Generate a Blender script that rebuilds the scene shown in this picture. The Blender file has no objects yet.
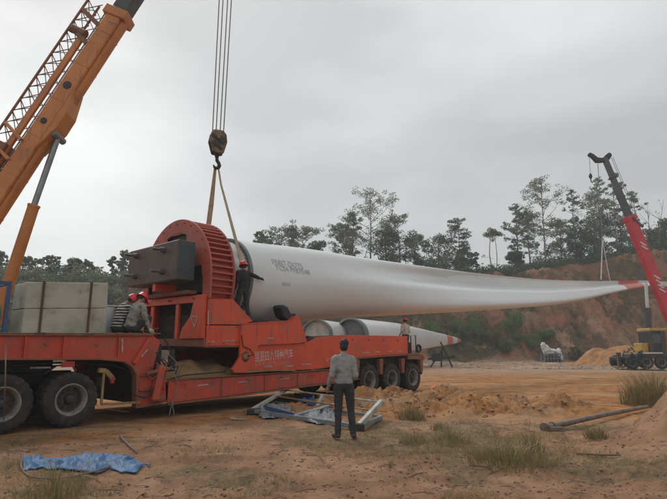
import bpy, bmesh, math, random
import numpy as np
from mathutils import Vector, Matrix, noise
R = math.radians
scn = bpy.context.scene
C = scn.collection
random.seed(7)
# ---------------------------------------------------------------- camera
F = 520.0; HZ = 350.0; CAMH = 1.6
TH = math.atan((HZ - 249.5) / F); cT, sT = math.cos(TH), math.sin(TH)
cam = bpy.data.cameras.new('camera'); camo = bpy.data.objects.new('camera', cam); C.objects.link(camo)
camo.location = (0, 0, CAMH); camo.rotation_euler = (R(90) + TH, 0, 0)
cam.sensor_width = 36; cam.lens = 36 * F / 667; cam.clip_end = 3000; cam.clip_start = .1
scn.camera = camo
# ---------------------------------------------------------------- world
SUN_EL, SUN_AZ = 52, -35          # azimuth measured from +Y towards +X
w = bpy.data.worlds.new("World"); scn.world = w; w.use_nodes = True
nt = w.node_tree; nt.nodes.clear()
def N(t, tp, **kw):
    n = t.nodes.new(tp)
    for k, v in kw.items():
        if k in n.inputs.keys() if isinstance(k, str) else False: n.inputs[k].default_value = v
        else: setattr(n, k, v)
    return n
sky = N(nt, 'ShaderNodeTexSky', sky_type='NISHITA', sun_disc=False)
sky.sun_elevation = R(SUN_EL); sky.sun_rotation = R(SUN_AZ); sky.air_density = 1.5; sky.dust_density = 4
tc = N(nt, 'ShaderNodeTexCoord')
mp = N(nt, 'ShaderNodeMapping'); mp.inputs['Scale'].default_value = (1, 1, 2.6); mp.inputs['Location'].default_value = (1.4, .2, .7)
nz = N(nt, 'ShaderNodeTexNoise'); nz.inputs['Scale'].default_value = 1.1; nz.inputs['Detail'].default_value = 7; nz.inputs['Roughness'].default_value = .45
cr = N(nt, 'ShaderNodeValToRGB')
cr.color_ramp.elements[0].position = .38; cr.color_ramp.elements[0].color = (4.15, 4.28, 4.32, 1)
cr.color_ramp.elements[1].position = .60; cr.color_ramp.elements[1].color = (7.1, 7.2, 7.15, 1)
mx = N(nt, 'ShaderNodeMixRGB'); mx.inputs[0].default_value = .93
bg = N(nt, 'ShaderNodeBackground'); bg.inputs['Strength'].default_value = .1
wo = N(nt, 'ShaderNodeOutputWorld')
lk = nt.links.new
lk(tc.outputs['Generated'], mp.inputs[0]); lk(mp.outputs[0], nz.inputs['Vector']); lk(nz.outputs['Fac'], cr.inputs[0])
vd = N(nt, 'ShaderNodeVectorMath', operation='DOT_PRODUCT'); vd.inputs[1].default_value = (math.sin(R(SUN_AZ)) * math.cos(R(30)), math.cos(R(SUN_AZ)) * math.cos(R(30)), math.sin(R(30)))
mr0 = N(nt, 'ShaderNodeMapRange'); mr0.inputs[1].default_value = .55; mr0.inputs[2].default_value = 1.0; mr0.inputs[3].default_value = .96; mr0.inputs[4].default_value = 1.22
vs_ = N(nt, 'ShaderNodeVectorMath', operation='SCALE'); lk(tc.outputs['Generated'], vd.inputs[0]); lk(vd.outputs['Value'], mr0.inputs[0]); lk(cr.outputs[0], vs_.inputs[0]); lk(mr0.outputs[0], vs_.inputs['Scale'])
lk(sky.outputs[0], mx.inputs[1]); lk(vs_.outputs[0], mx.inputs[2]); lk(mx.outputs[0], bg.inputs[0]); lk(bg.outputs[0], wo.inputs[0])
sun = bpy.data.lights.new('sun', 'SUN'); sun.energy = 1.5; sun.angle = R(24); sun.color = (1, .97, .93)
suno = bpy.data.objects.new('sun', sun); C.objects.link(suno)
sd = Vector((math.sin(R(SUN_AZ)) * math.cos(R(SUN_EL)), math.cos(R(SUN_AZ)) * math.cos(R(SUN_EL)), math.sin(R(SUN_EL))))
suno.rotation_euler = sd.to_track_quat('Z', 'Y').to_euler()
scn.view_settings.view_transform = 'Standard'; scn.view_settings.look = 'None'
scn.view_settings.exposure = .40; scn.view_settings.gamma = 1
scn.cycles.max_bounces = 6; scn.cycles.transparent_max_bounces = 8

# ---------------------------------------------------------------- placing helpers
def ray(px, py):
    u = (px - 333.5) / F; v = (249.5 - py) / F
    return (u, cT - v * sT, sT + v * cT)
def at(px, py, Y):
    r = ray(px, py); k = Y / r[1]; return Vector((r[0] * k, Y, CAMH + r[2] * k))
def gnd(px, py, z=0):
    r = ray(px, py); k = (z - CAMH) / r[2]; return Vector((r[0] * k, r[1] * k, z))
def proj(x, y, z):
    z -= CAMH; d = y * cT + z * sT; up = -y * sT + z * cT
    return (333.5 + F * x / d, 249.5 - F * up / d)
AL = R(48); ca, sa = math.cos(AL), math.sin(AL)
O = gnd(73, 427)
def tw(s, w_, z): return Vector((O.x + s * ca - w_ * sa, O.y + s * sa + w_ * ca, z))
def TL(px, py, w_=0):
    r = ray(px, py); k = (w_ - O.x * sa + O.y * ca) / (-r[0] * sa + r[1] * ca)
    x, y = r[0] * k - O.x, r[1] * k - O.y
    return (x * ca + y * sa, CAMH + r[2] * k)
def TS(px, py, s0):
    r = ray(px, py); k = (s0 + O.x * ca + O.y * sa) / (r[0] * ca + r[1] * sa)
    x, y = r[0] * k - O.x, r[1] * k - O.y
    return (-x * sa + y * ca, CAMH + r[2] * k)
def TP(l, w_=0): return [TL(a, b, w_) for a, b in l]

# ---------------------------------------------------------------- mesh builder
class MB:
    def __init__(s): s.v = []; s.f = []; s.m = []; s.sm = []
    def add(s, vs, fs, mi=0, smooth=False):
        o = len(s.v); s.v += [tuple(v) for v in vs]
        for f in fs: s.f.append(tuple(i + o for i in f)); s.m.append(mi); s.sm.append(smooth)
        return s
    def box(s, x0, x1, y0, y1, z0, z1, mi=0):
        v = [(x, y, z) for x in (x0, x1) for y in (y0, y1) for z in (z0, z1)]
        return s.add(v, [(0, 1, 3, 2), (4, 6, 7, 5), (0, 4, 5, 1), (2, 3, 7, 6), (0, 2, 6, 4), (1, 5, 7, 3)], mi)
    def prism(s, pts, w0, w1, mi=0, ax='y'):
        n = len(pts)
        mk = (lambda a, b, c: (a, c, b)) if ax == 'y' else ((lambda a, b, c: (c, a, b)) if ax == 'x' else (lambda a, b, c: (a, b, c)))
        v = [mk(a, b, w0) for a, b in pts] + [mk(a, b, w1) for a, b in pts]
        f = [tuple(range(n)), tuple(range(2 * n - 1, n - 1, -1))] + [(i, i + n, (i + 1) % n + n, (i + 1) % n) for i in range(n)]
        return s.add(v, f, mi)
    def strip(s, path, w0, w1, th, mi=0):       # bent plate following path in s-z, flat across w
        for (a, b), (c, d) in zip(path, path[1:]):
            L = math.hypot(c - a, d - b) or 1; nx, nz_ = -(d - b) / L * th / 2, (c - a) / L * th / 2
            s.prism([(a + nx, b + nz_), (c + nx, d + nz_), (c - nx, d - nz_), (a - nx, b - nz_)], w0, w1, mi)
        return s
    def tube(s, pts, r, n=8, mi=0, cap=True, smooth=True, sq=None):
        pts = [Vector(p) for p in pts]; rs = r if isinstance(r, (list, tuple)) else [r] * len(pts)
        base = len(s.v); ref = None; rings = []
        for i, p in enumerate(pts):
            t = (pts[min(i + 1, len(pts) - 1)] - pts[max(i - 1, 0)])
            if t.length < 1e-9: t = Vector((0, 0, 1))
            t.normalize()
            if ref is None: ref = Vector((0, 0, 1)) if abs(t.z) < .9 else Vector((1, 0, 0))
            a = t.cross(ref).normalized(); b = a.cross(t).normalized(); ref = b
            ring = []
            for k in range(n):
                an = 2 * math.pi * (k + .5) / n
                ring.append(p + (a * math.cos(an) * (sq[0] if sq else 1) + b * math.sin(an) * (sq[1] if sq else 1)) * rs[i])
            rings.append(ring)
        v = [q for rg in rings for q in rg]; f = []
        for i in range(len(pts) - 1):
            for k in range(n):
                k2 = (k + 1) % n; f.append((i * n + k, i * n + k2, (i + 1) * n + k2, (i + 1) * n + k))
        s.add(v, f, mi, smooth)
        if cap: s.add(rings[0], [tuple(range(n - 1, -1, -1))], mi); s.add(rings[-1], [tuple(range(n))], mi)
        return s
    def beam(s, a, b, wd, ht, mi=0, up=(0, 0, 1)):     # rectangular bar a->b
        a = Vector(a); b = Vector(b); t = (b - a).normalized(); u = Vector(up)
        if abs(t.dot(u)) > .98: u = Vector((1, 0, 0))
        x = t.cross(u).normalized(); y = x.cross(t).normalized()
        v = [p + x * i * wd / 2 + y * j * ht / 2 for p in (a, b) for i, j in ((-1, -1), (1, -1), (1, 1), (-1, 1))]
        return s.add(v, [(3, 2, 1, 0), (4, 5, 6, 7), (0, 1, 5, 4), (1, 2, 6, 5), (2, 3, 7, 6), (3, 0, 4, 7)], mi)
    def lathe(s, prof, n=32, origin=(0, 0, 0), axis='y', mi=0, a0=0, a1=2 * math.pi, rf=None, smooth=True, closed=False):
        o = Vector(origin); full = abs(a1 - a0 - 2 * math.pi) < 1e-6; m = n if full else n + 1; v = []
        for k in range(m):
            an = a0 + (a1 - a0) * k / n
            for j, (r, h) in enumerate(prof):
                rr = r * (rf(j, k) if rf else 1); x, y = rr * math.cos(an), rr * math.sin(an)
                v.append(o + (Vector((x, h, y)) if axis == 'y' else Vector((h, x, y)) if axis == 'x' else Vector((x, y, h))))
        P_ = len(prof); f = []
        for k in range(n):
            k2 = (k + 1) % m
            for j in range(P_ if closed else P_ - 1):
                j2 = (j + 1) % P_; f.append((k * P_ + j, k * P_ + j2, k2 * P_ + j2, k2 * P_ + j))
        return s.add(v, f, mi, smooth)
    def build(s, name, mats, parent=None, bevel=0, fix=True, loc=None, rot=None):
        me = bpy.data.meshes.new(name); me.from_pydata(s.v, [], s.f)
        for m in (mats if isinstance(mats, (list, tuple)) else [mats]): me.materials.append(m)
        me.polygons.foreach_set('material_index', s.m); me.polygons.foreach_set('use_smooth', s.sm)
        if fix:
            bm = bmesh.new(); bm.from_mesh(me); bmesh.ops.recalc_face_normals(bm, faces=bm.faces); bm.to_mesh(me); bm.free()
        me.update()
        o = bpy.data.objects.new(name, me); C.objects.link(o)
        if parent: o.parent = parent
        if loc is not None: o.location = loc
        if rot is not None: o.rotation_euler = rot
        if bevel:
            b = o.modifiers.new('bevel', 'BEVEL'); b.width = bevel; b.segments = 1; b.limit_method = 'ANGLE'; b.angle_limit = R(40)
        return o
def tag(o, label=None, cat=None, group=None, kind=None):
    if label: o['label'] = label
    if cat: o['category'] = cat
    if group: o['group'] = group
    if kind: o['kind'] = kind
    return o
def empty(name, loc=(0, 0, 0), rz=0, label=None, cat=None, group=None):
    o = bpy.data.objects.new(name, None); C.objects.link(o); o.location = loc; o.rotation_euler = (0, 0, rz); o.empty_display_size = .2
    return tag(o, label, cat, group)
def clone(o, parent=None, loc=None):
    c = o.copy(); C.objects.link(c)
    if parent: c.parent = parent
    if loc is not None: c.location = loc
    for ch in list(o.children): clone(ch, c)
    return c

# ---------------------------------------------------------------- materials
def mat(name, col, rough=.6, col2=None, scale=3., detail=6., lo=.4, hi=.65, metal=0, bump=0., bscale=None, dirt=None, dscale=2., dlo=.5, dhi=.7, spec=.5, coat=0, stretch=(1, 1, 1), chips=None, cthr=.66):
    m = bpy.data.materials.new(name); m.use_nodes = True; t = m.node_tree; b = t.nodes['Principled BSDF']
    b.inputs['Roughness'].default_value = rough; b.inputs['Metallic'].default_value = metal
    b.inputs['Specular IOR Level'].default_value = spec; b.inputs['Coat Weight'].default_value = coat
    b.inputs['Base Color'].default_value = (*col, 1)
    tcn = t.nodes.new('ShaderNodeTexCoord'); mpn = t.nodes.new('ShaderNodeMapping'); mpn.inputs['Scale'].default_value = stretch
    t.links.new(tcn.outputs['Object'], mpn.inputs[0])
    def noise_(sc, det, off=0, rg=.6):
        n = t.nodes.new('ShaderNodeTexNoise'); n.inputs['Scale'].default_value = sc; n.inputs['Detail'].default_value = det; n.inputs['Roughness'].default_value = rg
        if off:
            a = t.nodes.new('ShaderNodeVectorMath'); a.operation = 'ADD'; a.inputs[1].default_value = (off, off * 1.7, off * .6)
            t.links.new(mpn.outputs[0], a.inputs[0]); t.links.new(a.outputs[0], n.inputs['Vector'])
        else: t.links.new(mpn.outputs[0], n.inputs['Vector'])
        return n.outputs['Fac']
    def rampf(src, lo_, hi_):
        n = t.nodes.new('ShaderNodeMapRange'); n.inputs[1].default_value = lo_; n.inputs[2].default_value = hi_; t.links.new(src, n.inputs[0]); return n.outputs[0]
    cur = None
    if col2:
        x = t.nodes.new('ShaderNodeMixRGB'); x.inputs[1].default_value = (*col, 1); x.inputs[2].default_value = (*col2, 1)
        t.links.new(rampf(noise_(scale, detail), lo, hi), x.inputs[0]); cur = x.outputs[0]
    if dirt:
        x = t.nodes.new('ShaderNodeMixRGB'); x.inputs[2].default_value = (*dirt, 1)
        if cur: t.links.new(cur, x.inputs[1])
        else: x.inputs[1].default_value = (*col, 1)
        mu = t.nodes.new('ShaderNodeMath'); mu.operation = 'MULTIPLY'; mu.inputs[1].default_value = .85
        t.links.new(rampf(noise_(dscale, 8, 5.3, .7), dlo, dhi), mu.inputs[0]); t.links.new(mu.outputs[0], x.inputs[0]); cur = x.outputs[0]
    if chips:
        x = t.nodes.new('ShaderNodeMixRGB'); x.inputs[2].default_value = (*chips, 1); t.links.new(cur, x.inputs[1]); t.links.new(rampf(noise_(13, 6, 9.1, .75), cthr, cthr + .03), x.inputs[0]); cur = x.outputs[0]
        x = t.nodes.new('ShaderNodeMixRGB'); x.inputs[2].default_value = (chips[0] * 1.4, chips[1] * 1.5, chips[2] * 1.5, 1); t.links.new(cur, x.inputs[1])
        m3 = t.nodes.new('ShaderNodeMapping'); m3.inputs['Scale'].default_value = (7, 7, .7); t.links.new(tcn.outputs['Object'], m3.inputs[0]); n3 = t.nodes.new('ShaderNodeTexNoise'); n3.inputs['Scale'].default_value = 1.6; n3.inputs['Detail'].default_value = 6; t.links.new(m3.outputs[0], n3.inputs['Vector'])
        mu3 = t.nodes.new('ShaderNodeMath'); mu3.operation = 'MULTIPLY'; mu3.inputs[1].default_value = .55; t.links.new(rampf(n3.outputs['Fac'], .56, .72), mu3.inputs[0]); t.links.new(mu3.outputs[0], x.inputs[0]); cur = x.outputs[0]
    if cur: t.links.new(cur, b.inputs['Base Color'])
    if bump:
        bn = t.nodes.new('ShaderNodeBump'); bn.inputs['Strength'].default_value = bump; bn.inputs['Distance'].default_value = .02
        t.links.new(noise_(bscale or scale * 4, 8, 2.1), bn.inputs['Height']); t.links.new(bn.outputs[0], b.inputs['Normal'])
    return m
M = {}
DUST = (.21, .115, .062)
M['red'] = mat('red_paint', (.66, .075, .02), .42, (.54, .06, .024), 1.3, dirt=DUST, dscale=1.7, dlo=.52, dhi=.80, bump=.12, bscale=5, chips=(.10, .045, .03), cthr=.68)
M['red_low'] = mat('dusty_red_paint', (.54, .06, .026), .55, (.40, .046, .026), 2.3, dirt=DUST, dscale=2.4, dlo=.46, dhi=.76, bump=.15, bscale=8, chips=(.09, .04, .028), cthr=.645)
M['red_dirty'] = mat('muddy_red_paint', (.25, .05, .03), .75, (.2, .08, .045), 3, dirt=DUST, dscale=3, dlo=.40, dhi=.62, bump=.2, bscale=9)
M['red_arch'] = mat('weathered_red_paint', (.44, .085, .052), .55, (.33, .065, .045), 1.5, dirt=(.22, .09, .06), dscale=1.5, dlo=.5, dhi=.8, bump=.1, chips=(.09, .045, .03), cthr=.67)
M['dark'] = mat('dark_underbody', (.028, .022, .02), .85, (.05, .032, .024), 3, dirt=(.09, .055, .034), dscale=2, dlo=.5, dhi=.8)
M['black'] = mat('black_steel', (.018, .018, .02), .6, (.03, .03, .03), 4)
M['tyre'] = mat('tyre_rubber', (.016, .016, .016), .85, (.034, .028, .024), 3, dirt=(.13, .085, .055), dscale=4, dlo=.50, dhi=.80, bump=.2, bscale=20)
M['rim'] = mat('dusty_rim', (.26, .24, .22), .6, (.16, .14, .12), 5, dirt=(.15, .10, .07), dscale=4, dlo=.5, dhi=.75)
M['disc'] = mat('dark_wheel_disc', (.05, .042, .038), .7, (.03, .027, .025), 6, dirt=(.12, .08, .055), dscale=6, dlo=.5, dhi=.75)  # dish and hub darker than the rim ring
M['block'] = mat('grey_counterweight', (.095, .072, .062), .6, (.06, .046, .042), 1.5, dirt=(.13, .08, .062), dscale=2, dlo=.48, dhi=.72, bump=.25, chips=(.035, .03, .028), cthr=.62)
M['blockdark'] = mat('dark_block_side', (.04, .05, .055), .5, (.03, .036, .04), 2)
M['steel'] = mat('worn_steel', (.22, .2, .185), .45, (.11, .09, .08), 6, metal=.6)
M['concrete'] = mat('mossy_concrete', (.42, .41, .35), .9, (.29, .285, .235), 1.6, dirt=(.12, .115, .085), dscale=3.2, dlo=.56, dhi=.74, bump=.5, bscale=14)
M['rust'] = mat('rusty_strap', (.07, .045, .035), .8, (.11, .06, .04), 8)
M['blade'] = mat('blade_gelcoat', (.65, .665, .67), .26, (.58, .595, .60), .35, lo=.35, hi=.7, dirt=(.34, .33, .31), dscale=.9, dlo=.60, dhi=.85, spec=.5, stretch=(.5, 1, 1))
M['bladered'] = mat('blade_red_band', (.55, .12, .08), .45, (.5, .16, .11), 1)
M['root'] = mat('blade_root_laminate', (.50, .52, .51), .5, (.42, .44, .43), 2, dirt=(.25, .25, .23), dscale=2.5)
M['collar'] = mat('grey_collar', (.16, .18, .18), .6, (.11, .125, .125), 3)
M['greenflange'] = mat('dark_green_flange', (.03, .038, .026), .6, (.045, .045, .03), 4)
M['orange'] = mat('orange_crane_paint', (.55, .20, .05), .45, (.44, .15, .038), 1.2, dirt=(.2, .09, .05), dscale=1.4, dlo=.5, dhi=.78, chips=(.12, .06, .03), cthr=.69)
M['orange_cyl'] = mat('orange_cylinder_paint', (.50, .19, .04), .5, (.42, .15, .035), 2)
M['lattice'] = mat('rusty_lattice_paint', (.25, .10, .045), .6, (.15, .07, .04), 4)
M['boomgrey'] = mat('grey_inner_boom', (.05, .05, .052), .5, (.075, .07, .07), 2)
M['darkpost'] = mat('dark_post', (.04, .035, .03), .6, (.09, .06, .04), 3)
M['greysteel'] = mat('grey_lacing', (.17, .17, .165), .6)
M['rod'] = mat('cylinder_rod', (.25, .28, .28), .3, (.18, .2, .2), 3, metal=.5)
M['cranered'] = mat('crimson_crane_paint', (.50, .025, .035), .45, (.40, .02, .03), 1)
M['olive'] = mat('olive_hook_paint', (.20, .13, .065), .6, (.05, .035, .02), 3.5, lo=.42, hi=.56, bump=.2)
M['sling'] = mat('tan_webbing', (.50, .40, .30), .9, (.40, .31, .23), 6)
M['rope'] = mat('wire_rope', (.22, .21, .2), .6, (.13, .12, .11), 30)
M['white'] = mat('white_print', (.62, .6, .56), .7, (.45, .41, .37), 8)
M['lettering'] = mat('worn_white_lettering', (.62, .50, .46), .8, (.45, .25, .2), 9, lo=.5, hi=.68)
M['fadewhite'] = mat('faded_white_print', (.48, .33, .29), .8, (.36, .12, .09), 9, lo=.48, hi=.66)
M['bladeink'] = mat('faint_grey_ink', (.34, .35, .35), .6, (.48, .485, .48), 9, lo=.40, hi=.58)
M['yellow'] = mat('yellow_paint', (.5, .32, .05), .6, (.36, .22, .06), 4)
M['ochre'] = mat('ochre_bracket_paint', (.3, .2, .07), .7, (.2, .12, .06), 4)
M['plank'] = mat('dirty_plank', (.24, .17, .09), .9, (.15, .1, .06), 6, bump=.4)
M['blue'] = mat('blue_frame_paint', (.03, .075, .19), .55, (.05, .08, .15), 4)
M['greentank'] = mat('pale_green_tank', (.15, .21, .18), .5, (.11, .16, .14), 2)
M['frame'] = mat('grey_blue_frame_paint', (.22, .25, .27), .6, (.12, .14, .16), 4, dirt=DUST, dscale=5, dlo=.5, dhi=.7)
M['frame_pale'] = mat('pale_frame_paint', (.42, .42, .38), .6, (.28, .27, .23), 4)
M['tarp'] = mat('blue_tarp', (.022, .12, .27), .55, (.02, .08, .19), 5, dirt=(.22, .2, .2), dscale=4, dlo=.62, dhi=.8, bump=.3, bscale=8)
M['orangecloth'] = mat('orange_cloth', (.7, .11, .04), .8, (.5, .08, .03), 6)
M['whitecloth'] = mat('white_cloth', (.6, .6, .6), .8, (.5, .5, .5), 4)
M['pipe'] = mat('grey_pole', (.21, .165, .13), .8, (.11, .08, .06), 4, dirt=(.24, .15, .1), dscale=3, dlo=.5, dhi=.75)
M['skin'] = mat('skin', (.30, .16, .10), .6)
M['hair'] = mat('black_hair', (.012, .011, .011), .6, bump=.5, bscale=60)
M['helmet'] = mat('red_helmet', (.60, .025, .035), .35)
M['tee'] = mat('black_shirt', (.018, .018, .02), .9, (.028, .026, .028), 8)
M['sweater'] = mat('grey_sweater', (.29, .285, .275), .95, (.23, .225, .22), 7, bump=.4, bscale=90)
M['trousers'] = mat('dark_trousers', (.028, .032, .034), .9, (.04, .043, .045), 6, bump=.3)
M['greyjacket'] = mat('grey_jacket', (.26, .245, .225), .95, (.16, .15, .14), 7, bump=.4, bscale=20)
M['cream'] = mat('cream_jacket', (.52, .46, .37), .95, (.4, .35, .28), 7)
M['shoe'] = mat('brown_shoe', (.06, .035, .022), .7)
M['glove'] = mat('pale_glove', (.45, .44, .42), .9)
M['bark'] = mat('bark', (.12, .095, .075), .9, (.2, .17, .14), 3, bump=.5)
M['palebark'] = mat('pale_bark', (.26, .23, .2), .9, (.15, .12, .1), 3)
M['glass'] = mat('dark_cab_glass', (.02, .025, .028), .1, spec=.8)
M['lamp'] = mat('red_lamp_lens', (.35, .02, .02), .3)
M['stone'] = mat('pale_stone', (.30, .27, .235), .95, (.2, .17, .14), 2)
M['clod'] = mat('orange_clod', (.31, .155, .07), .95, (.22, .1, .05), 3)
M['twig'] = mat('dry_twig', (.12, .08, .055), .9, (.2, .14, .09), 5)
def stripes():
    m = mat('striped_shirt', (.02, .02, .02), .9); t = m.node_tree; b = t.nodes['Principled BSDF']
    g = t.nodes.new('ShaderNodeTexWave'); g.inputs['Scale'].default_value = 4.6; g.bands_direction = 'Z'; g.inputs['Distortion'].default_value = 1.2; g.inputs['Detail Scale'].default_value = 1
    r = t.nodes.new('ShaderNodeValToRGB'); r.color_ramp.elements[0].position = .55; r.color_ramp.elements[0].color = (.02, .02, .022, 1); r.color_ramp.elements[1].position = .62; r.color_ramp.elements[1].color = (.42, .4, .36, 1)
    tc_ = t.nodes.new('ShaderNodeTexCoord'); t.links.new(tc_.outputs['Object'], g.inputs['Vector']); t.links.new(g.outputs['Fac'], r.inputs[0]); t.links.new(r.outputs[0], b.inputs['Base Color'])
    return m
M['striped'] = stripes()
def leafmat(name, c1, c2, sc=1.2):
    m = mat(name, c1, .75, c2, sc, lo=.35, hi=.65, spec=.2); t = m.node_tree; b = t.nodes['Principled BSDF']
    tr = t.nodes.new('ShaderNodeBsdfTranslucent'); tr.inputs[0].default_value = (c2[0] * 1.2, c2[1] * 1.3, c2[2], 1)
    ms = t.nodes.new('ShaderNodeMixShader'); ms.inputs[0].default_value = .25
    out = [n for n in t.nodes if n.type == 'OUTPUT_MATERIAL'][0]
    t.links.new(b.outputs[0], ms.inputs[1]); t.links.new(tr.outputs[0], ms.inputs[2]); t.links.new(ms.outputs[0], out.inputs[0]); return m
M['leafgrey'] = leafmat('grey_green_leaves', (.105, .125, .085), (.165, .185, .13), .5)  # tree leaves lightened in colour in place of thicker haze
M['leafdark'] = leafmat('dark_leaves', (.055, .072, .045), (.10, .12, .072), .5)  # dark leaves raised in tone too, standing in for haze
M['leafhaze'] = leafmat('hazed_hill_leaves', (.12, .14, .09), (.19, .20, .13), .15)  # lightened so the leaf colour itself carries the hill's haze
M['leafbush'] = leafmat('bush_leaves', (.08, .14, .05), (.15, .21, .08), 1)
M['leafbrown'] = leafmat('dry_bush_leaves', (.17, .125, .065), (.11, .11, .05), 1)
M['grass'] = leafmat('green_grass_blades', (.13, .125, .055), (.27, .215, .11), 9)
M['drygrass'] = leafmat('dry_grass_blades', (.36, .28, .155), (.19, .15, .08), 9)

# ---------------------------------------------------------------- value noise for the terrain
_rs = np.random.RandomState(3); _tab = _rs.rand(256, 256)
def vn(x, y):
    xi = np.floor(x).astype(int); yi = np.floor(y).astype(int); fx = x - xi; fy = y - yi
    fx = fx * fx * (3 - 2 * fx); fy = fy * fy * (3 - 2 * fy)
    a = _tab[xi % 256, yi % 256]; b = _tab[(xi + 1) % 256, yi % 256]; c = _tab[xi % 256, (yi + 1) % 256]; d = _tab[(xi + 1) % 256, (yi + 1) % 256]
    return (a * (1 - fx) + b * fx) * (1 - fy) + (c * (1 - fx) + d * fx) * fy - .5
def fbm(x, y, o=4, g=.5):
    s = 0; a = 1
    for i in range(o): s = s + a * vn(x * 2 ** i + i * 17.3, y * 2 ** i + i * 9.1); a *= g
    return s
def sst(e0, e1, x):
    t = np.clip((x - e0) / (e1 - e0), 0, 1); return t * t * (3 - 2 * t)
def toe(x): return 68 + .12 * x + np.interp(x, [-90, -40, -20, 0], [-14, -6, -2, 0]) + 2.2 * fbm(x * .08, x * 0 + 3., 3)
def topz(x):
    return np.interp(x, [-160, -90, -55, -30, -10, 5, 15, 24, 32, 42, 55, 70, 120], [12, 10, 9.5, 10.5, 12, 12.8, 13, 13.6, 14.4, 16, 18.2, 20, 24]) + .5 * fbm(x * .15, x * 0 + 8., 2)
def terr(x, y):
    x = np.asarray(x, float); y = np.asarray(y, float)
    near = np.exp(-((x * x + y * y) / 30. ** 2))
    h = .09 * fbm(x * .35, y * .35, 3) + .05 * fbm(x * 1.7 + 40, y * 1.7, 4) * near + .034 * fbm(x * 5.5, y * 5.5, 4, .6) * near + .03 * np.abs(fbm(x * 2.4 + 8, y * 3.1, 3)) * near
    # keep level under the trucks
    s = (x - O.x) * ca + (y - O.y) * sa; w_ = -(x - O.x) * sa + (y - O.y) * ca
    fl = sst(-1.2, -.1, w_) * sst(4.4, 3.4, w_) * sst(-8, -6, s) * sst(15.5, 14, s); h = h * (1 - fl * .85) - .01 * fl
    # tilled orange heap between the trailer tail and the pole
    d = sst(0, .8, 1 - ((x - 3.6) / 4.6) ** 2 - ((y - 15.2) / 2.6) ** 2)
    h = h + d * (1 - fl) * (.26 + .46 * fbm(x * 1.1 + 5, y * 1.1, 5, .66) + .10 * np.abs(fbm(x * 5 + 5, y * 5, 3, .6)))
    d1 = sst(0, 1, 1 - ((x - .1) / 2.6) ** 2 - ((y - 15.2) / 1.4) ** 2)
    h = h + d1 * (1 - fl) * (.16 + .22 * fbm(x * 1.4 + 9, y * 1.4, 5, .65))
    # mound on the right
    q = ((x - 8.2) / 4.1) ** 2 + ((y - 8.1) / 3.4) ** 2; m = sst(1.2, .1, q); q2_ = ((x - 8.1) / 2.95) ** 2 + ((y - 9.0) / 2.3) ** 2; m2 = sst(1.1, .2, q2_)
    h = h + m * (.42 + .3 * fbm(x * 1.2 + 11, y * 1.2, 5, .6)) + m2 * (.85 + .42 * fbm(x * 1.6 + 3, y * 1.6, 5, .62))
    # shallow rut line in front
    h = h - .05 * np.exp(-((y - 6.9 - .12 * x + .3 * np.sin(x * .6)) / .22) ** 2) * sst(-8, -3, x) * sst(9, 5, x)
    # tyre ruts with tread prints crossing the foreground
    for y0_, sl_, a_ in ((6.55, .10, .045), (8.1, .13, .04), (5.2, -.22, .03)):
        u = y - y0_ - sl_ * x - .35 * np.sin(x * .45 + y0_); b_ = np.exp(-(u / .16) ** 4); e_ = np.exp(-((np.abs(u) - .23) / .07) ** 2)
        tr_ = (np.sin((x + .5 * np.abs(u)) * 42) > .1) * .014
        msk = sst(-9, -4, x) * sst(10, 6, x) * (.35 + .65 * sst(-.25, .2, fbm(x * .5 + y0_, y * .5, 3)))
        h = h + msk * (-a_ * b_ + tr_ * b_ + .5 * a_ * e_)
    # far ground: gravel ridge and slope
    h = h + .35 * sst(40, 50, y) * fbm(x * .12 + 3, y * .2, 3)
    q2 = ((x - 31.) / 5.6) ** 2 + ((y - 57.) / 4.2) ** 2
    h = h + sst(1, 0, q2) * (1.9 + .9 * fbm(x * .5, y * .5 + 2, 3))
    t0 = toe(x); tz = topz(x); wd = 13 + 3 * fbm(x * .1 + 60, x * 0, 2)
    t = np.clip((y - t0) / wd, 0, 1)
    prof = np.clip(1.12 * t, 0, 1) ** 1.15
    gul = ((fbm(x * .35, y * .06 + 7, 4, .6)) * 2.2 + .9 * fbm(x * .9, y * .8, 4, .65) - 1.1 * np.abs(fbm(x * .55 + 4, y * .12, 4, .6)) + .35 * fbm(x * 2.1, y * 1.9, 3, .6)) * np.sin(np.pi * t) ** .7
    ter = .5 * np.sin(t * 9) * np.sin(np.pi * t)
    h = h + tz * prof + gul + ter
    b = np.clip(y - t0 - wd, 0, None); h = h + b * .03 + 1.5 * sst(0, 60, b) * fbm(x * .03, y * .03, 3)
    return h
def _grid(x0, x1, y0, y1, d):
    gx = np.arange(x0, x1 + d, d); gy = np.arange(y0, y1 + d, d); X_, Y_ = np.meshgrid(gx, gy, indexing='ij'); return (x0, x1, y0, y1, d, terr(X_, Y_))
_gr = [_grid(-14, 14, 3, 26, .05), _grid(-125, 80, 26, 125, .5)]
def tz1(x, y):
    for x0, x1, y0, y1, d, Z_ in _gr:
        if x0 <= x < x1 and y0 <= y < y1:
            a = (x - x0) / d; b = (y - y0) / d; i = int(a); j = int(b); a -= i; b -= j
            return float((Z_[i, j] * (1 - a) + Z_[i + 1, j] * a) * (1 - b) + (Z_[i, j + 1] * (1 - a) + Z_[i + 1, j + 1] * a) * b)
    return float(terr(np.array([x]), np.array([y]))[0])
def gz(px, py):          # pixel -> point on the terrain
    p = gnd(px, py)
    for _ in range(6): p = gnd(px, py, tz1(p.x, p.y))
    return p
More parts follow.
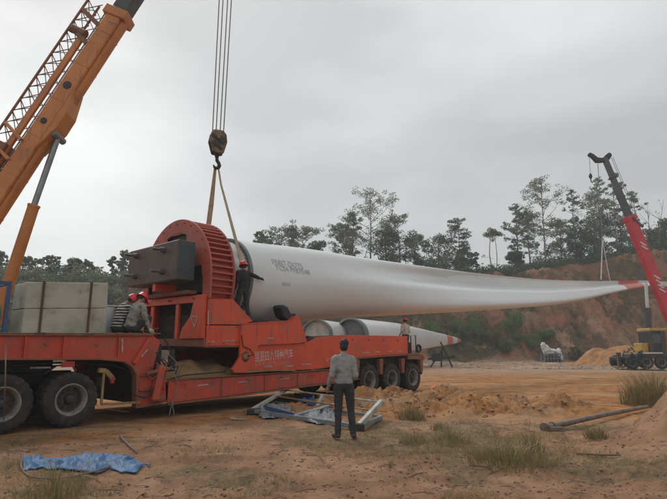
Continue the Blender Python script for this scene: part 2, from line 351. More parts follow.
# fan mesh around the viewpoint
def build_ground():
    na = 620; ang = np.concatenate([np.linspace(-180, -46, 60, endpoint=False), np.linspace(-46, 46, na, endpoint=False), np.linspace(46, 180, 60)])
    ang = R(1) * ang; na = len(ang) - 1
    r = np.concatenate([np.geomspace(.6, 40, 640, endpoint=False), np.linspace(40, 100, 290, endpoint=False), np.geomspace(100, 330, 40)])
    A_, R_ = np.meshgrid(ang[:-1], r, indexing='xy'); X = R_ * np.sin(A_); Y = R_ * np.cos(A_)
    Z = terr(X, Y); Z = np.where(Y < -20, .09 * 0, Z)
    n = na; nr = len(r); co = np.stack([X, Y, Z], -1).reshape(-1, 3)
    co = np.vstack([co, [[0, 0, float(Z[0].mean())]]])
    i = np.arange(nr - 1)[:, None] * n; j = np.arange(n)[None, :]; j2 = (j + 1) % n
    quads = np.stack([i + j, i + n + j, i + n + j2, i + j2], -1).reshape(-1, 4)
    tri = np.stack([np.full(n, len(co) - 1), np.arange(n), (np.arange(n) + 1) % n], -1)
    me = bpy.data.meshes.new('ground'); nf = len(quads) + len(tri)
    me.vertices.add(len(co)); me.vertices.foreach_set('co', co.ravel())
    loops = np.concatenate([quads.ravel(), tri.ravel()]); me.loops.add(len(loops)); me.loops.foreach_set('vertex_index', loops)
    me.polygons.add(nf); st = np.concatenate([np.arange(len(quads)) * 4, len(quads) * 4 + np.arange(len(tri)) * 3]); me.polygons.foreach_set('loop_start', st)
    me.update(calc_edges=True); me.validate()
    me.polygons.foreach_set('use_smooth', [True] * len(me.polygons))
    # soil kinds per vertex (R orange heap soil, G weeds, B gravel)
    x, y = co[:, 0], co[:, 1]
    s = (x - O.x) * ca + (y - O.y) * sa; w_ = -(x - O.x) * sa + (y - O.y) * ca
    org = np.clip(sst(11.5, 13.5, y + .9 * fbm(x * .6, y * .6)) * sst(42, 28, y), 0, 1)
    org = np.maximum(org, .9 * sst(.8, -.3, abs(w_ + .4) - 1.0 + .7 * fbm(x * .8, y * .8)) * (s > -6))
    t0 = toe(x); t = np.clip((y - t0) / 15, 0, 1.2)
    veg = (fbm(x * .16 + 30, y * .16, 4) > np.interp(x, [-30, 0, 10, 16, 22, 30, 60], [-.5, -.25, -.12, -.02, .1, .42, .5])) * (t > 0.02)
    veg = np.maximum(veg, .8 * (fbm(x * .3 + 3, y * .3 + 44, 4, .6) > .12) * (t > .02) * (t < .8))
    veg = np.maximum(veg, sst(.9, 1.0, t) * (y > t0)).astype(float)
    wf = sst(.05, .25, fbm(x * .5 + 12, y * .5 + 5, 4)) * (y < 12) * .85
    wf = np.maximum(wf, sst(-1.2, -2.4, x + .6 * fbm(x, y * 1.3, 3)) * sst(9.2, 7.0, y) * .8 * sst(-.25, .15, fbm(x * .9 + 2, y * .9, 4)))
    veg = np.maximum(veg, wf * (y < 12)) * (1 - sst(1.4, .9, ((x - 7.6) / 3.3) ** 2 + ((y - 9.0) / 2.3) ** 2))
    org = np.maximum(org, .8 * sst(1.1, .8, ((x - 31.) / 5.8) ** 2 + ((y - 57) / 4.4) ** 2))
    grav = (1 - sst(1.1, .8, ((x - 31.) / 5.8) ** 2 + ((y - 57) / 4.4) ** 2)) * sst(36, 42, y + 3 * fbm(x * .1, y * .1)) * (t <= 0.02) * sst(-.3, .15, fbm(x * .2 + 9, y * .35, 4))
    ca_ = me.color_attributes.new('soil', 'FLOAT_COLOR', 'POINT'); ca_.data.foreach_set('color', np.stack([org, veg, grav, np.clip(t, 0, 1)], -1).astype('f').ravel())
    g = bpy.data.objects.new('ground', me); C.objects.link(g); tag(g, kind='structure')
    m = bpy.data.materials.new('red_earth'); m.use_nodes = True; t_ = m.node_tree; b = t_.nodes['Principled BSDF']; b.inputs['Roughness'].default_value = .95; b.inputs['Specular IOR Level'].default_value = .15
    tcn = t_.nodes.new('ShaderNodeTexCoord'); at_ = t_.nodes.new('ShaderNodeAttribute'); at_.attribute_name = 'soil'
    sp = t_.nodes.new('ShaderNodeSeparateColor'); t_.links.new(at_.outputs['Color'], sp.inputs[0])
    def nzz(sc, det=8, rg=.6, scale=None):
        n = t_.nodes.new('ShaderNodeTexNoise'); n.inputs['Scale'].default_value = sc; n.inputs['Detail'].default_value = det; n.inputs['Roughness'].default_value = rg
        if scale: mp_ = t_.nodes.new('ShaderNodeMapping'); mp_.inputs['Scale'].default_value = scale; t_.links.new(tcn.outputs['Object'], mp_.inputs[0]); t_.links.new(mp_.outputs[0], n.inputs['Vector'])
        else: t_.links.new(tcn.outputs['Object'], n.inputs['Vector'])
        return n.outputs['Fac']
    def mr(src, lo, hi, a=0, b_=1):
        n = t_.nodes.new('ShaderNodeMapRange'); n.inputs[1].default_value = lo; n.inputs[2].default_value = hi; n.inputs[3].default_value = a; n.inputs[4].default_value = b_; t_.links.new(src, n.inputs[0]); return n.outputs[0]
    def mixc(f, a, c):
        n = t_.nodes.new('ShaderNodeMixRGB')
        if hasattr(f, 'links'): t_.links.new(f, n.inputs[0])
        else: n.inputs[0].default_value = f
        for k, q in ((1, a), (2, c)):
            if isinstance(q, tuple): n.inputs[k].default_value = (*q, 1)
            else: t_.links.new(q, n.inputs[k])
        return n.outputs[0]
    def mul(a, c):
        n = t_.nodes.new('ShaderNodeMath'); n.operation = 'MULTIPLY'; t_.links.new(a, n.inputs[0])
        if isinstance(c, float): n.inputs[1].default_value = c
        else: t_.links.new(c, n.inputs[1])
        return n.outputs[0]
    base = mixc(mr(nzz(.7), .38, .62), (.41, .24, .145), (.265, .145, .083))
    base = mixc(mr(nzz(.28, 9, .7, (.6, 1, 1)), .50, .62, 0, .6), base, (.16, .085, .05))
    base = mixc(mr(nzz(2.7, 10, .7), .50, .72), base, (.14, .085, .058))
    base = mixc(mr(nzz(1.3, 9, .65, (1, 2.2, 1)), .56, .7), base, (.43, .275, .185))
    orange = mixc(mr(nzz(1.6, 10, .7), .35, .65), (.47, .22, .075), (.165, .075, .033))
    cur = mixc(sp.outputs[0], base, orange)
    cur = mixc(mul(mr(nzz(.45, 9, .7, (.35, 1, 1)), .48, .62), sp.outputs[0]), cur, (.40, .255, .15))
    cur = mixc(mul(mr(nzz(.9, 10, .75, (.6, 1, 1)), .53, .64), sp.outputs[0]), cur, (.17, .10, .06))
    weed = mixc(mr(nzz(9, 8, .7), .4, .6), (.20, .155, .085), (.10, .085, .048))
    cur = mixc(mul(sp.outputs[1], mr(nzz(5, 8, .7), .36, .56)), cur, weed)
    grv = mixc(mr(nzz(1.1, 10, .8, (.5, 1, 1)), .4, .6), (.38, .30, .22), (.23, .15, .095))
    cur = mixc(sp.outputs[2], cur, grv)
    # raw cut slope: red-brown earth streaked downhill
    cut = mixc(mr(nzz(.5, 9, .65, (1, .35, .35)), .35, .65), (.34, .155, .078), (.16, .092, .048))
    cut = mixc(mr(nzz(.22, 6, .6, (1, 1, .6)), .50, .64), cut, (.33, .20, .12))
    cut = mixc(mr(nzz(1.7, 10, .75), .50, .66), cut, (.085, .068, .04))
    cut = mixc(mr(nzz(.12, 7, .6, (1, 1, 2)), .54, .62), cut, (.26, .10, .06))
    wgrn = mixc(mr(nzz(1.2, 8, .7), .4, .6), (.05, .05, .026), (.09, .07, .036))
    cut = mixc(mul(sp.outputs[1], mr(nzz(.9, 8, .7), .34, .5)), cut, wgrn)
    slope = mr(at_.outputs['Alpha'], .01, .05)
    cur = mixc(slope, cur, cut)
    t_.links.new(cur, b.inputs['Base Color'])
    bn = t_.nodes.new('ShaderNodeBump'); bn.inputs['Strength'].default_value = .9; bn.inputs['Distance'].default_value = .05
    t_.links.new(nzz(11, 12, .75), bn.inputs['Height'])
    bn2 = t_.nodes.new('ShaderNodeBump'); bn2.inputs['Strength'].default_value = .6; bn2.inputs['Distance'].default_value = .5
    t_.links.new(mul(nzz(.8, 10, .7), slope), bn2.inputs['Height']); t_.links.new(bn.outputs[0], bn2.inputs['Normal']); t_.links.new(bn2.outputs[0], b.inputs['Normal'])
    me.materials.append(m)
build_ground()
# ---------------------------------------------------------------- wheels
_wm = {}
def wheel(parent, x, y, z, rad=.55, wid=.27, flip=1, pale=True):
    """hub (wheel) > tyre, rim ; axis along local y, outer face towards -y*flip"""
    key = (rad, wid)
    if key not in _wm:
        n = 88; h = wid / 2; r = rad
        prof = [(r * .56, -h * .80), (r * .62, -h * .98), (r * .76, -h * 1.06), (r * .88, -h * 1.0), (r * .955, -h * .86), (r * 1.0, -h * .72), (r * 1.0, -h * .24), (r * .965, -h * .2), (r * .965, -h * .1), (r * 1.0, -h * .06),
                (r * 1.0, h * .06), (r * .965, h * .1), (r * .965, h * .2), (r, h * .24), (r * 1.0, h * .72), (r * .955, h * .86), (r * .88, h * 1.0), (r * .76, h * 1.06), (r * .62, h * .98), (r * .56, h * .80)]
        lug = lambda j, k: (.955 if (k % 4 in (0,) and (j in (4, 5, 6, 13, 14, 15) or 9 <= j <= 10)) else 1.0)
        ty = MB().lathe(prof, n, rf=lug, smooth=False); o1 = ty.build('tyre', M['tyre'])
        rm = MB().lathe([(r * .60, -h * .86), (r * .585, -h * .94), (r * .545, -h * .92), (r * .53, -h * .80), (r * .50, -h * .55), (r * .47, -h * .2), (r * .46, h * .35)], 44).lathe([(r * .46, h * .2), (r * .40, h * .28), (r * .27, h * .1), (r * .2, h * .12)], 40, mi=1)
        for k in range(10):
            a = k * math.pi / 5; rm.lathe([(0, -h * .08), (.018, -h * .08), (.022, h * .2)], 6, origin=(r * .335 * math.cos(a), 0, r * .335 * math.sin(a)), mi=1)
        o2 = rm.build('rim', [M['rim'], M['disc']])
        hb = MB().lathe([(0, -h * .75), (r * .10, -h * .73), (r * .15, -h * .6), (r * .17, -h * .1), (r * .2, h * .2), (r * .2, h)], 20); o3 = hb.build('wheel', M['disc'])
        o1.parent = o3; o2.parent = o3; _wm[key] = o3; hub = o3
    else: hub = clone(_wm[key])
    hub.parent = parent; hub.location = (x, y, z); hub.rotation_euler = (0, random.random() * 6, 0 if flip == 1 else 0)
    if flip == -1: hub.rotation_euler = (0, random.random() * 6, math.pi)
    return hub

# ---------------------------------------------------------------- blade transport trailer
W = 3.4
cy, cz, Ra = 1.72, 3.58, 1.82
tr = empty('blade_trailer', (O.x, O.y, 0), AL, 'long red low-bed transport trailer with arched turning head that carries the wind turbine blade', 'trailer')
def part(mb, name, m, bevel=.008, parent=tr): return mb.build(name, m, parent, bevel)
def tape(s0, s1, z0, z1, w_=-.004, m='fadewhite'):
    a = math.hypot(s1 - s0, z1 - z0); nx, nz_ = -(z1 - z0) / a * .016, (s1 - s0) / a * .016
    part(MB().prism([(s0 + nx, z0 + nz_), (s1 + nx, z1 + nz_), (s1 - nx, z1 - nz_), (s0 - nx, z0 - nz_)], w_ - .004, w_ + .004), 'reflector_tape', M[m], 0)
goose = [(-3.3, 1.86), (1.72, 1.96), (1.95, 1.8), (1.78, 1.12), (2.14, 1.06), (2.2, .37), (1.41, .28), (1.36, 1.02), (1.24, 1.22), (1.04, 1.34), (.46, 1.40), (-3.3, 1.44)]
bot = [(-3.3, 1.44), (.46, 1.40), (1.04, 1.34), (1.24, 1.22), (1.36, 1.02), (1.41, .28), (2.2, .37)]
top = [(-3.3, 1.86), (1.72, 1.96)]
for w0, nm in ((.02, 1), (W - .1, 0)):
    part(MB().prism(goose, w0 + .05, w0 + .09), 'gooseneck_beam', M['red_low'])
    part(MB().strip(bot, w0 - .02, w0 + .2, .035), 'bottom_flange', M['red_dirty'])
    part(MB().strip(top, w0 - .02, w0 + .2, .04), 'top_flange', M['red_dirty'])
for s0 in (-2.3, -1.1, -.35, .86):
    part(MB().prism([(s0, 1.45), (s0 + .03, 1.45), (s0 + .03, 1.88 + s0 * .015), (s0, 1.88 + s0 * .015)], 0.0, .066), 'stiffener', M['red_low'], 0)
part(MB().strip([(1.28, 1.28), (1.62, 1.86)], .0, .066, .10), 'brace', M['red_low'])
part(MB().strip([(1.46, 1.0), (2.1, 1.02)], -.02, .066, .03), 'stiffener', M['red_dirty'])
part(MB().strip([(1.46, .66), (2.12, .7)], -.0, .066, .03), 'stiffener', M['red_dirty'])
part(MB().prism([(-3.3, 1.885), (1.9, 1.985), (1.9, 2.005), (-3.3, 1.905)], .0, W), 'deck_plank', M['plank'])
for s0 in (-2.9, -1.8, -.6, .5, 1.5):
    part(MB().box(s0, s0 + .12, .1, W - .05, 1.55, 1.84), 'cross_member', M['dark'])
part(MB().prism([(1.5, .35), (2.1, .4), (2.1, 1.75), (1.5, 1.75)], .25, W - .25), 'bulkhead', M['dark'])
# landing leg, hoses and levers by the gooseneck foot
leg = part(MB().beam((1.80, -.06, .45), (1.93, -.06, 1.22), .17, .17), 'landing_leg', M['red_low'])
part(MB().box(1.72, 2.06, -.14, .02, .42, .52), 'leg_foot', M['red_dirty'], parent=leg)
part(MB().beam((1.55, -.08, 1.06), (2.15, -.08, 1.16), .1, .07), 'leg_bracket', M['red_dirty'], parent=leg)
part(MB().tube([(2.3, .1, 1.08), (2.3, .1, 1.45)], .09, 14).tube([(2.3, .1, 1.45), (2.3, .1, 1.62)], .06, 12), 'swivel_cylinder', M['black'])
part(MB().tube([(2.12, -.02, 1.2), (2.2, -.05, 1.45), (2.1, -.05, 1.7), (2.0, .0, 1.9)], .022, 6).tube([(1.78, -.05, 1.55), (2.05, -.06, 1.22)], .02, 6), 'hose', M['black'], 0)
part(MB().tube([(1.3, -.05, .58), (1.55, -.08, .50), (1.7, -.07, .55), (1.72, -.07, .75)], .02, 6), 'hose', M['black'], 0)
part(MB().tube([(2.3, -.05, 1.0), (2.42, -.06, .8), (2.36, -.06, .55), (2.3, -.06, .25), (2.36, -.07, .05)], .012, 6).tube([(2.3, -.05, .4), (2.22, -.07, .06)], .012, 6), 'hanging_hose', M['rope'], 0)
# low bed: panels with seams, flanges
zt = lambda s: np.interp(s, [2, 7.2, 9.6], [.88, .95, 1.0]); zb = lambda s: np.interp(s, [2, 4.4, 6.7, 8.2, 9.6], [.29, .37, .48, .53, .62])
edges = [2.2, 3.79, 5.29, 6.61, 8.1, 9.55]
for w0 in (0, W - .06):
    for a, b in zip(edges, edges[1:]):
        part(MB().prism([(a + .008, zb(a) + .03), (b - .008, zb(b) + .03), (b - .008, zt(b) - .03), (a + .008, zt(a) - .03)], w0 + .02, w0 + .06), 'side_panel', M['red_low'], .006)
    part(MB().strip([(a, zt(a)) for a in edges], w0 - .03, w0 + .12, .035), 'bed_flange', M['red_dirty'])
    part(MB().strip([(a, zb(a)) for a in edges], w0 - .03, w0 + .12, .04), 'bed_flange', M['red_dirty'])
for a in edges[1:-1]: part(MB().box(a - .02, a + .02, .0, .02, float(zb(a)) + .03, float(zt(a)) - .03), 'stiffener', M['red_dirty'], 0)
part(MB().prism([(2.2, .78), (9.5, .88), (9.5, .92), (2.2, .84)], .1, W - .1), 'bed_plate', M['red_dirty'])
part(MB().prism([(2.2, .38), (9.5, .70), (9.5, .74), (2.2, .42)], .1, W - .1), 'bed_bottom', M['dark'])
# base frame of the turning head: front face (plane s = 3.2) and side wall
part(MB().prism([(-.02, 1.68), (3.42, 1.74), (3.42, 1.92), (-.02, 1.9)], 3.14, 3.22, ax='x'), 'base_rail', M['red_dirty'])
part(MB().prism([(.0, 2.86), (3.42, 2.9), (3.42, 3.1), (.0, 3.06)], 3.10, 3.20, ax='x'), 'base_rail', M['red'])
for w0 in (.0, 1.25, 2.62, 3.3):
    part(MB().box(3.12, 3.19, w0, w0 + .16, 1.9, 2.87), 'base_post', M['red'])
part(MB().prism([(.0, 1.9), (1.12, 1.9), (.98, 2.2), (.62, 2.5), (.50, 2.87), (.0, 2.87)], 3.09, 3.12, ax='x'), 'corner_gusset', M['red'])
part(MB().prism([(3.42, 1.9), (2.9, 1.9), (3.1, 2.4), (3.2, 2.87), (3.42, 2.87)], 3.09, 3.12, ax='x'), 'corner_gusset', M['red'])
part(MB().box(3.7, 3.76, .1, W - .1, 1.7, 3.0), 'rear_bulkhead', M['dark'])
side = [(3.2, 1.68), (4.31, 1.71), (4.28, 2.33), (4.72, 2.41), (4.0, 2.98), (3.2, 2.95)]
for w0 in (-.04, W):
    part(MB().prism([(3.2, 1.70), (4.30, 1.72), (4.29, 2.27), (3.2, 2.24)], w0, w0 + .05), 'base_side_plate', M['red'])
    part(MB().prism([(3.2, 2.265), (4.29, 2.295), (4.74, 2.41), (4.02, 2.98), (3.2, 2.94)], w0 - .012, w0 + .05), 'base_side_plate', M['red'])
    part(MB().strip([(3.16, 1.68), (4.32, 1.7)], w0 - .03, w0 + .3, .03), 'base_flange', M['red_dirty'], 0)
part(MB().prism([(3.22, 2.90), (3.34, 2.91), (3.34, 2.3), (3.22, 2.28)], -.062, -.05), 'cover_strip', M['red_arch'], 0)
tri = TP([(194.8, 315.8), (203.6, 316), (199.2, 327.2)], -.065)
# warning triangle on the front corner
for a, b in (((.55, 2.5), (.23, 2.48)), ((.23, 2.48), (.37, 2.2)), ((.37, 2.2), (.55, 2.5))):
    part(MB().beam((3.083, a[0], a[1]), (3.083, b[0], b[1]), .01, .035, up=(0, 0, 1)), 'warning_triangle', M['fadewhite'], 0)
# sand heap on the low bed below the turning head
def heap(name, m, cx, cy, rx, ry, hh, z0, parent=None, seed=1, kind=None):
    n = 40; v = []; f = []
    for i in range(n + 1):
        for j in range(n + 1):
            u = i / n * 2 - 1; q = j / n * 2 - 1
            x = cx + u * rx; y = cy + q * ry; d = max(0, 1 - (abs(u) ** 2.4 + abs(q) ** 2.4)) ** .7
            v.append((x, y, z0 + d * hh * (.8 + .5 * noise.noise(Vector((x * 1.8 + seed, y * 1.8, 0)))) + .03 * noise.noise(Vector((x * 9, y * 9, seed))) * (d > 0)))
    for i in range(n):
        for j in range(n): a = i * (n + 1) + j; f.append((a, a + n + 1, a + n + 2, a + 1))
    return MB().add(v, f, 0, True).build(name, m, parent)
M['sand'] = mat('ochre_sand', (.27, .17, .068), .95, (.19, .115, .05), 4, bump=.6, bscale=22)
h1 = heap('sand_heap', M['sand'], 3.6, 1.25, 1.55, 1.2, .60, .80, None, 3)
h1.location = (O.x, O.y, 0); h1.rotation_euler = (0, 0, AL); tag(h1, 'yellow-brown sand heap on the low bed under the red turning head', 'sand heap', kind='stuff')
# arch head ---------------------------------------------------
def arc(r, a0, a1, n): return [(cy + r * math.cos(a0 + (a1 - a0) * k / n), cz + r * math.sin(a0 + (a1 - a0) * k / n)) for k in range(n + 1)]
outer = [(cy + Ra, 2.95)] + arc(Ra, math.pi, 0, 48)[::-1][::-1]
# front plate as an arched ring: quads between outer and inner outlines (rectangular shaft opening below)
op = arc(Ra, 0, math.pi, 48); ip = arc(Ra - .42, 0, math.pi, 48)
mb = MB()
def ringplate(mb, op, ip, s0, s1):
    n = len(op); v = [(s0, a, b) for a, b in op] + [(s0, a, b) for a, b in ip] + [(s1, a, b) for a, b in op] + [(s1, a, b) for a, b in ip]; f = []
    for k in range(n - 1):
        f += [(k, k + 1, n + k + 1, n + k), (2 * n + k, 3 * n + k, 3 * n + k + 1, 2 * n + k + 1), (k, 2 * n + k, 2 * n + k + 1, k + 1), (n + k, n + k + 1, 3 * n + k + 1, 3 * n + k)]
    f += [(0, n, 3 * n, 2 * n), (n - 1, 3 * n - 1, 4 * n - 1, 2 * n - 1)]
    return mb.add(v, f)
op2 = [(cy + Ra, 2.96)] + op + [(cy - Ra, 2.96)]; ip2 = [(cy + Ra - .34, 2.96)] + [(cy + (Ra - .42 - .0) * math.cos(0) + .05, cz)] + ip[1:-1] + [(cy - (Ra - .42) - .05, cz)] + [(cy - Ra + .34, 2.96)]
ringplate(mb, op2, ip2, 3.2, 3.26)
part(mb, 'arch_front_plate', M['red_arch'], .006)
# infill plate with the dark shaft window at the top
for (a0, a1, z0, z1) in ((cy - 1.2, cy - .42, 4.55, 4.62), ):
    pass
part(MB().prism([(cy + .52, 4.62), (cy + .52, 5.0), (cy + .95, 4.82), (cy + 1.38, 4.2), (cy + 1.38, 3.6), (cy + .9, 3.6)], 3.205, 3.25, ax='x'), 'arch_web_plate', M['red_arch'])
part(MB().prism([(cy - .52, 4.62), (cy - .52, 5.0), (cy - .95, 4.82), (cy - 1.38, 4.2), (cy - 1.40, 3.9), (cy - .9, 3.9)], 3.205, 3.25, ax='x'), 'arch_web_plate', M['red_arch'])
part(MB().prism(arc(Ra - .42, R(112), R(68), 10) + [(cy + .53, 4.93), (cy - .53, 4.93)][::1], 3.206, 3.24, ax='x'), 'arch_web_plate', M['red_arch'])
part(MB().prism(arc(Ra - .2, R(-15), R(195), 30), 3.3, 3.36, ax='x'), 'shaft_shade_sheet', M['black'], 0)  # black sheet standing in for the shade inside the shaft
# inner skin, ribs, back rim
aa0, aa1 = R(-20), R(200)
part(MB().lathe([(Ra - .16, 3.26), (Ra - .16, 4.02)], 64, origin=(0, cy, cz), axis='x', a0=aa0, a1=aa1), 'arch_skin', M['red_low'], 0)
rib = None
nr = 38
for k in range(nr + 1):
    an = aa0 + (aa1 - aa0) * k / nr
    if rib is None:
        rib = MB().box(3.262, 3.985, -.022, .022, Ra - .165, Ra - .012).build('rib', M['red_arch'], tr)
        r_ = rib
    else:
        r_ = rib.copy(); C.objects.link(r_)
    r_.location = (0, cy, cz); r_.rotation_euler = (math.pi / 2 + (an - math.pi), 0, 0)
part(MB().lathe([(Ra - .2, 3.985), (Ra + .0, 3.985), (Ra + .0, 4.03), (Ra - .2, 4.03)], 64, origin=(0, cy, cz), axis='x', a0=aa0, a1=aa1, closed=True), 'back_rim', M['red_arch'], 0)
part(MB().lathe([(1.0, 4.04), (Ra - .14, 4.04), (Ra - .14, 4.12), (1.0, 4.12)], 72, origin=(0, cy, cz), axis='x', closed=True), 'slewing_flange', M['greenflange'], 0)
part(MB().box(3.5, 4.3, .4, 2.9, 1.6, 2.6), 'head_pedestal', M['dark'])
# counterweight block with four threaded rods
cw = part(MB().box(2.42, 2.96, .30, 3.0, 3.42, 4.50), 'counterweight', M['block'], .03)
part(MB().box(2.45, 2.94, .285, .2995, 3.44, 4.48), 'block_side_skin', M['blockdark'], 0, cw)  # thin darker skin over the block's side face
for w_, z_ in ((.98, 4.28), (2.48, 4.30), (.98, 3.68), (2.48, 3.70)):
    part(MB().tube([(2.04, w_, z_), (2.42, w_, z_)], .04, 12).tube([(2.34, w_, z_), (2.419, w_, z_)], .085, 6, smooth=False).tube([(2.28, w_, z_), (2.34, w_, z_)], .07, 6, smooth=False), 'threaded_rod', M['steel'], 0, cw)
part(MB().box(2.9, 3.2, .5, 2.8, 3.1, 3.2), 'block_shelf', M['red_dirty'])
part(MB().box(2.5, 3.14, 1.5, 1.65, 3.2, 3.42), 'block_hanger', M['red'])
# plate with lettering, rear deck in one welded outline
deck = [(4.31, .965), (4.37, 1.11), (4.77, 1.70), (4.99, 1.76), (6.85, 1.80), (7.49, 2.0), (8.83, 2.11), (12.59, 2.14), (12.56, 1.46), (9.6, 1.36), (8.46, 1.12), (7.5, 1.0)]
for w0 in (.0, W - .06): part(MB().prism(deck, w0, w0 + .06), 'deck_side_plate', M['red'])
part(MB().strip([(9.0, 1.27), (9.6, 1.33), (12.56, 1.42), (13.5, 1.45)], -.02, .3, .06), 'deck_flange', M['red_dirty'])
part(MB().strip([(7.2, .99), (8.46, 1.10), (9.6, 1.33)], -.015, .3, .05), 'deck_flange', M['red_dirty'])
part(MB().prism([(8.83, 2.06), (12.59, 2.09), (12.59, 2.13), (8.83, 2.10)], .06, W - .06), 'deck_plate', M['red_dirty'])
part(MB().prism([(4.8, 1.66), (6.9, 1.70), (7.5, 1.93), (8.83, 2.06), (8.83, 2.09), (7.5, 1.97), (6.9, 1.74), (4.8, 1.70)], .06, W - .06), 'deck_plate', M['red_dirty'])
part(MB().box(12.56, 12.62, .0, W, 1.46, 2.14), 'end_board', M['red'])
part(MB().prism([(12.62, 1.40), (13.7, 1.42), (13.86, 1.28), (13.8, 1.22), (12.62, 1.24)], .0, W), 'tail_sill', M['red_dirty'])
part(MB().box(9.6, 13.6, .35, W - .35, .95, 1.30), 'bogie_frame', M['dark'])
part(MB().box(9.5, 13.0, .3, .5, .4, .7), 'suspension', M['dark'])
for s0 in (9.52, 10.9, 12.3, 13.62):
    part(MB().prism([(s0 - .12, 1.28), (s0 + .12, 1.28), (s0 + .07, .72), (s0 - .07, .72)], .01, .16), 'hanger_bracket', M['red_dirty'])
part(MB().box(9.3, 9.62, .2, W - .2, .55, 1.28), 'bogie_beam', M['red_dirty'])
for s0 in (10.22, 11.6, 13.0):
    part(MB().tube([(s0, .3, .55), (s0, W - .3, .55)], .07, 10), 'axle', M['dark'], 0)
    for y0, fl in ((.14, 1), (.47, 1), (W - .14, -1), (W - .47, -1)): wheel(tr, s0, y0, .54, .55, .25, fl)
# arm with pivot eye
arm = [(4.27, 2.30), (6.19, 2.47), (6.34, 2.60), (6.45, 2.66), (6.56, 2.60), (6.60, 2.46), (6.77, 2.12), (6.89, 1.84), (6.5, 1.80), (4.93, 1.735), (4.80, 1.5), (4.71, 1.25), (4.60, 1.06), (4.48, .98), (4.12, .99), (4.02, 1.09), (4.16, 1.24), (4.28, 1.42)]
for w0 in (-.11, W):
    a_ = part(MB().prism(arm, w0, w0 + .10), 'lifting_arm', M['red'])
    part(MB().strip([(4.27, 2.31), (6.19, 2.475), (6.34, 2.61)], w0 - .02, w0 + .34, .03), 'arm_cover', M['red'], 0, a_)
    part(MB().lathe([(0, -.035), (.075, -.035), (.08, -.03), (.08, -.0), (.15, .0), (.15, .012)], 20, origin=(4.46, w0, 1.42)), 'pivot_pin', M['ochre'], 0, a_)
    part(MB().strip([(4.08, 1.03), (4.5, 1.0), (5.3, 1.03), (6.4, 1.0)], w0 + .02, w0 + .09, .05), 'rubbing_strip', M['ochre'], 0, a_)
part(MB().prism([(4.9, 1.76), (6.6, 1.80), (6.5, 1.84), (6.0, 1.86), (5.6, 1.80), (5.3, 1.83)], -.01, .06), 'shim_plate', M['ochre'], 0)
part(MB().prism([(6.62, 2.62), (6.52, 2.74), (6.35, 2.70), (6.2, 2.9), (5.98, 2.98), (5.9, 2.9), (6.0, 2.62), (6.2, 2.5)], .05, .45), 'rubber_chock', M['black'], .03)
part(MB().box(4.3, 6.5, .1, W - .1, 1.75, 2.2), 'cradle_floor', M['dark'])
part(MB().beam((6.62, .15, 2.2), (6.95, .15, 1.84), .12, .12), 'arm_link', M['dark'])
part(MB().prism([(6.95, 1.86), (7.1, 2.05), (7.35, 1.98)], .02, .3), 'latch', M['black'])
# tail rail with tool wheel
part(MB().tube([(12.75, .1, 1.44), (12.75, .1, 2.16), (13.35, .1, 2.18), (13.35, .1, 1.44)], .022, 8), 'tail_rail', M['black'], 0)
part(MB().tube([(13.0, .1, 1.44), (13.0, .1, 2.17)], .022, 8).box(12.85, 13.1, .15, .4, 1.44, 1.9), 'tool_rack', M['black'], 0)
part(MB().lathe([(.1, -.04), (.16, -.05), (.18, 0), (.16, .05), (.1, .04)], 20, origin=(13.55, .1, 1.66), closed=True), 'hose_reel', M['black'], 0)
part(MB().box(13.85, 13.93, .2, W - .2, .62, 1.28), 'mud_flap', M['black'])
# clutter: air lines, chains, lugs, rope lashings, a spare board
rgc = random.Random(17)
for k in range(5):
    a0_ = (1.5 + .15 * k, -.03 - .01 * k, 1.1 + .1 * k); part(MB().tube([a0_, (a0_[0] + .2, -.08, a0_[2] - .18), (a0_[0] + .45, -.05, a0_[2] - .05 - .05 * k), (2.4, .05, 1.25 - .08 * k)], .013, 6), 'air_line', M['black' if k % 2 else 'rope'], 0)
part(MB().tube([(2.2, -.03, .9), (2.6, -.04, .98), (3.2, -.03, 1.0), (3.9, .05, 1.02), (4.2, .3, 1.3)], .018, 6), 'hydraulic_hose', M['black'], 0)
part(MB().tube([(4.28, -.13, 2.0), (4.35, -.14, 1.7), (4.6, -.14, 1.62), (4.75, -.13, 1.46), (4.5, -.15, 1.44)], .014, 6), 'hydraulic_hose', M['black'], 0)
for s0 in (2.6, 3.4, 4.6, 5.9, 7.2, 8.6): part(MB().tube([(s0, -.03, float(zt(s0)) - .1), (s0 + .05, -.06, float(zt(s0)) - .16), (s0 + .1, -.03, float(zt(s0)) - .1)], .012, 6), 'lashing_ring', M['steel'], 0)
for s0 in (9.2, 10.1, 11.0, 11.9): part(MB().tube([(s0, -.0, 1.99), (s0 + .04, -.035, 1.93), (s0 + .08, -.0, 1.99)], .011, 6), 'lashing_ring', M['steel'], 0)
for s0 in (-2.6, -1.7, -.75, .3): part(MB().tube([(s0, -.0, 1.74), (s0 + .05, -.035, 1.68), (s0 + .1, -.0, 1.74)], .012, 6), 'lashing_ring', M['steel'], 0)
part(MB().tube([(-2.9, .35, 1.35), (-1.6, .33, 1.27), (-.3, .33, 1.33), (.9, .35, 1.26), (1.4, .3, 1.1)], .02, 6), 'air_line', M['black'], 0)
for s0 in (9.9, 10.9, 12.3): part(MB().tube([(s0, .2, 1.2), (s0 + .25, .12, 1.08), (s0 + .5, .2, 1.18)], .016, 6), 'air_line', M['black'], 0)
for w_ in (.5, 1.7, 2.9):
    part(MB().lathe([(0, -.03), (.03, -.03), (.03, .0)], 6, origin=(3.08, w_, 2.98), axis='x', smooth=False), 'bolt', M['steel'], 0)
